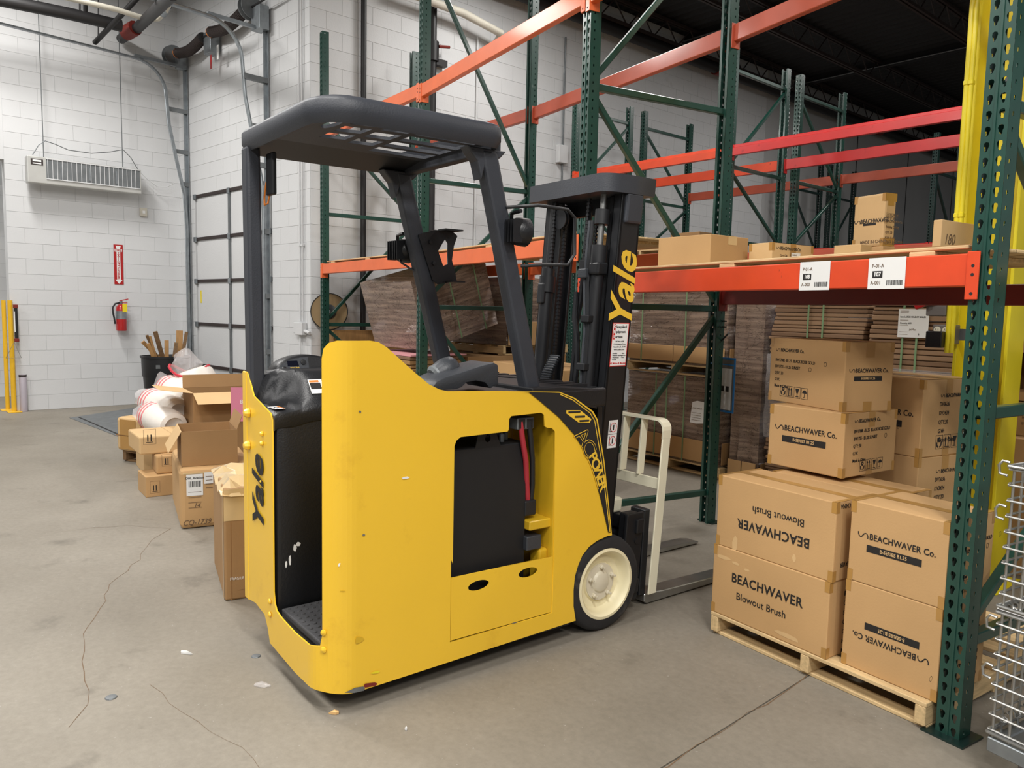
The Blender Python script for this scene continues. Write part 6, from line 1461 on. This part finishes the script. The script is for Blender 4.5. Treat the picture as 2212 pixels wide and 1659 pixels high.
sub('rim', MB().lathe([(R_+.001,-.016),(R_+.004,-.016),(R_+.004,.004),(R_-.004,.006),(R_-.006,.001)], 36, (0,0,R_+.003), ax, caps=(0,0)), 'ink', t, smooth=True); sub('hub', MB().lathe([(.085,0),(.085,.01),(.07,.014),(0,.014)], 28, (0,0,R_+.003), ax), 'plastic_black', t, smooth=True)
sub('hub_hole', MB().lathe([(.02,.0145),(.018,.016),(0,.0162)], 12, (0,0,R_+.003), ax), 'galvanised_dull', t)
qa = PX(830, 658, XB+.02); t = thing('wall_label', 'small white bin label on the back wall', 'label', (XB+.0075, qa.y-.09, qa.z-.05)); sub('card', MB().box(0,.002,0,.17,0,.10), 'paper', t); sub('number_block', MB().box(.002,.0035,.02,.06,.035,.06), 'ink', t); sub('barcode', MB().box(.002,.0035,.08,.15,.012,.02), 'ink', t)
# pipes on the back wall
def vpipe(label, px, y0, y1, r, mat, X=XB+.07, name='wall_pipe'):
    a = PX(px, y0, X); b = PX(px, y1, X); t = thing(name, label, 'pipe', (X, a.y, 0)); sub('pipe', MB().tube([(0,0,max(.002,b.z)),(0,0,min(a.z,HC-.05))], r, 12), mat, t, smooth=True); return t
vpipe('black riser pipe behind the forklift roof', 786, -60, 900, .034, 'pipe_black')
t = vpipe('black riser pipe with valve next to the second frame', 937, -40, 500, .045, 'pipe_black')
sub('valve', MB().tube([(0,0,4.62),(0,0,4.86)], .075, 12), 'pipe_black', t, smooth=True); sub('valve_wheel', MB().tube([(.06,.05,4.80),(.08,.20,4.82)], .02, 8), 'pipe_red', t); sub('branch', MB().box(-.04,.04,.03,.20,4.58,4.66), 'pipe_black', t)
sub('red_valve', MB().lathe([(.03,-.10),(.10,-.08),(.11,.02),(.06,.10),(.0,.12)], 14, (.10,-.12,3.55), (1,0,.2)), 'pipe_red', t, smooth=True)
for px, lab in ((1032,'thin white conduit on the back wall near the second frame'), (1222,'thin grey conduit on the back wall behind the mast')):
    t = vpipe(lab, px, 80, 620, .014, 'galvanised_dull' if px > 1100 else 'wall_white', X=XB+.03, name='conduit')
qa = PX(1215, 335, XB+.05); t = thing('junction_box', 'white junction box on the back wall conduit', 'junction box', (XB+.0075, qa.y-.1, qa.z-.12)); sub('housing', MB().box(0,.08,0,.18,0,.26), 'wall_white', t, bevel=.008); sub('stub', MB().tube([(.04,.09,.26),(.04,.09,1.3)], .008, 6), 'galvanised_dull', t)
a, b, c = PX(870,-20,XB+.25), PX(1000,28,XB+.25), PX(1082,72,XB+.25); pipe('cream insulated pipe along the top of the back wall', [a,b,c,c+Vector((-.2,.05,-.1))], .05, 'pipe_cream')
# distant clutter on the middle row's lower shelf
zl = PY(1400, 556, 7.78).z
for i, lab in enumerate(('lower beam of the distant row seen left of the shelf carton','lower beam of the distant row right of the middle frame')): beam(lab, (XS[i],7.78,0), (XS[i+1],7.78,0), zl+.0, h=.12, mat='beam_rust', front=-1, group='distant rack beams')
beam('rear lower beam of the distant row', (XS[0],8.98,0), (XS[1],8.98,0), zl, h=.12, mat='beam_rust', front=1, group='distant rack beams')
wood_pallet('pallet on the distant shelf left of the shelf carton', Vector((-7.2,7.85,0)), 0, 1.2, 1.0, slats=6, z=zl+.001)
wood_pallet('pallet on the distant shelf under the film covered boxes', Vector((-5.95,7.85,0)), 0, 1.1, 1.0, slats=6, z=zl+.001) if False else None
zp = zl+.106
corner_carton('dark flat carton on the distant pallet', Vector((-6.25,7.9,0)), zp, zp+.10, 178, .85, .7, mat='card_dark', tapes=False)
corner_carton('brown carton behind the large plain carton', Vector((-5.75,7.95,0)), zl+.002, zl+.30, 178, .45, .7, mat='card_dark', tapes=False)
def rag(label, px, py, dist, w, h, mat, seed, name='crumpled_film'):
    random.seed(seed); c = AT(px, py, dist); t = thing(name, label, 'wrapped boxes', c); 
    m = MB().lathe([(w*.30,-h/2),(w*.5,-h*.25),(w*.52,0),(w*.42,h*.3),(w*.2,h*.48),(0,h*.5)], 12); m.v = [v+Vector((random.uniform(-1,1),random.uniform(-1,1),random.uniform(-1,1)))*w*.07 for v in m.v]
    sub('film', m, mat, t); return t
# ---- litter on the floor
def litter(label, px, py, w, h, mat, seed, name, cat):
    random.seed(seed); p = G(px, py, .002); k = 7; pts = [(w*math.cos(6.283*i/k)*random.uniform(.5,1), h*math.sin(6.283*i/k)*random.uniform(.5,1)) for i in range(k)]
    m = MB().add([(x,y,random.uniform(.001,.012)) for x, y in pts]+[(0,0,.016)]+[(x*.95,y*.95,0.0) for x, y in pts], [(i,(i+1)%k,k) for i in range(k)]+[(k+1+(i+1)%k,k+1+i,i,(i+1)%k) for i in range(k)])
    o = m.build(name, mat); o.location = (p.x, p.y, .0012); o.rotation_euler = (0,0,RA(40)); return tag(o, label, cat)
litter('crumpled clear film scrap on the floor near the forklift corner', 565, 1482, .04, .022, 'clear_film', 2, 'film_scrap', 'film scrap')
litter('small torn card chip on the floor below the forklift', 722, 1541, .022, .016, 'chip_wood', 5, 'card_chip', 'chip')
litter('pale paper sliver on the floor left of the forklift', 402, 1412, .05, .006, 'paper', 7, 'paper_sliver', 'paper')
litter('white speck of paper on the bare floor', 877, 1576, .006, .005, 'paper', 9, 'paper_speck', 'paper')
t = tag(MB().lathe([(.022,0.0006),(.020,.004),(.008,.005),(0,.005)], 12, G(240,1507)).build('floor_bolt', 'galvanised_dull'), 'flush bolt cap in the floor at the left', 'bolt', 'floor bolts')
t = tag(MB().lathe([(.020,0.0006),(.018,.004),(.008,.005),(0,.005)], 12, G(553,1418)).build('floor_bolt', 'galvanised_dull'), 'flush bolt cap in the floor by the forklift', 'bolt', 'floor bolts')
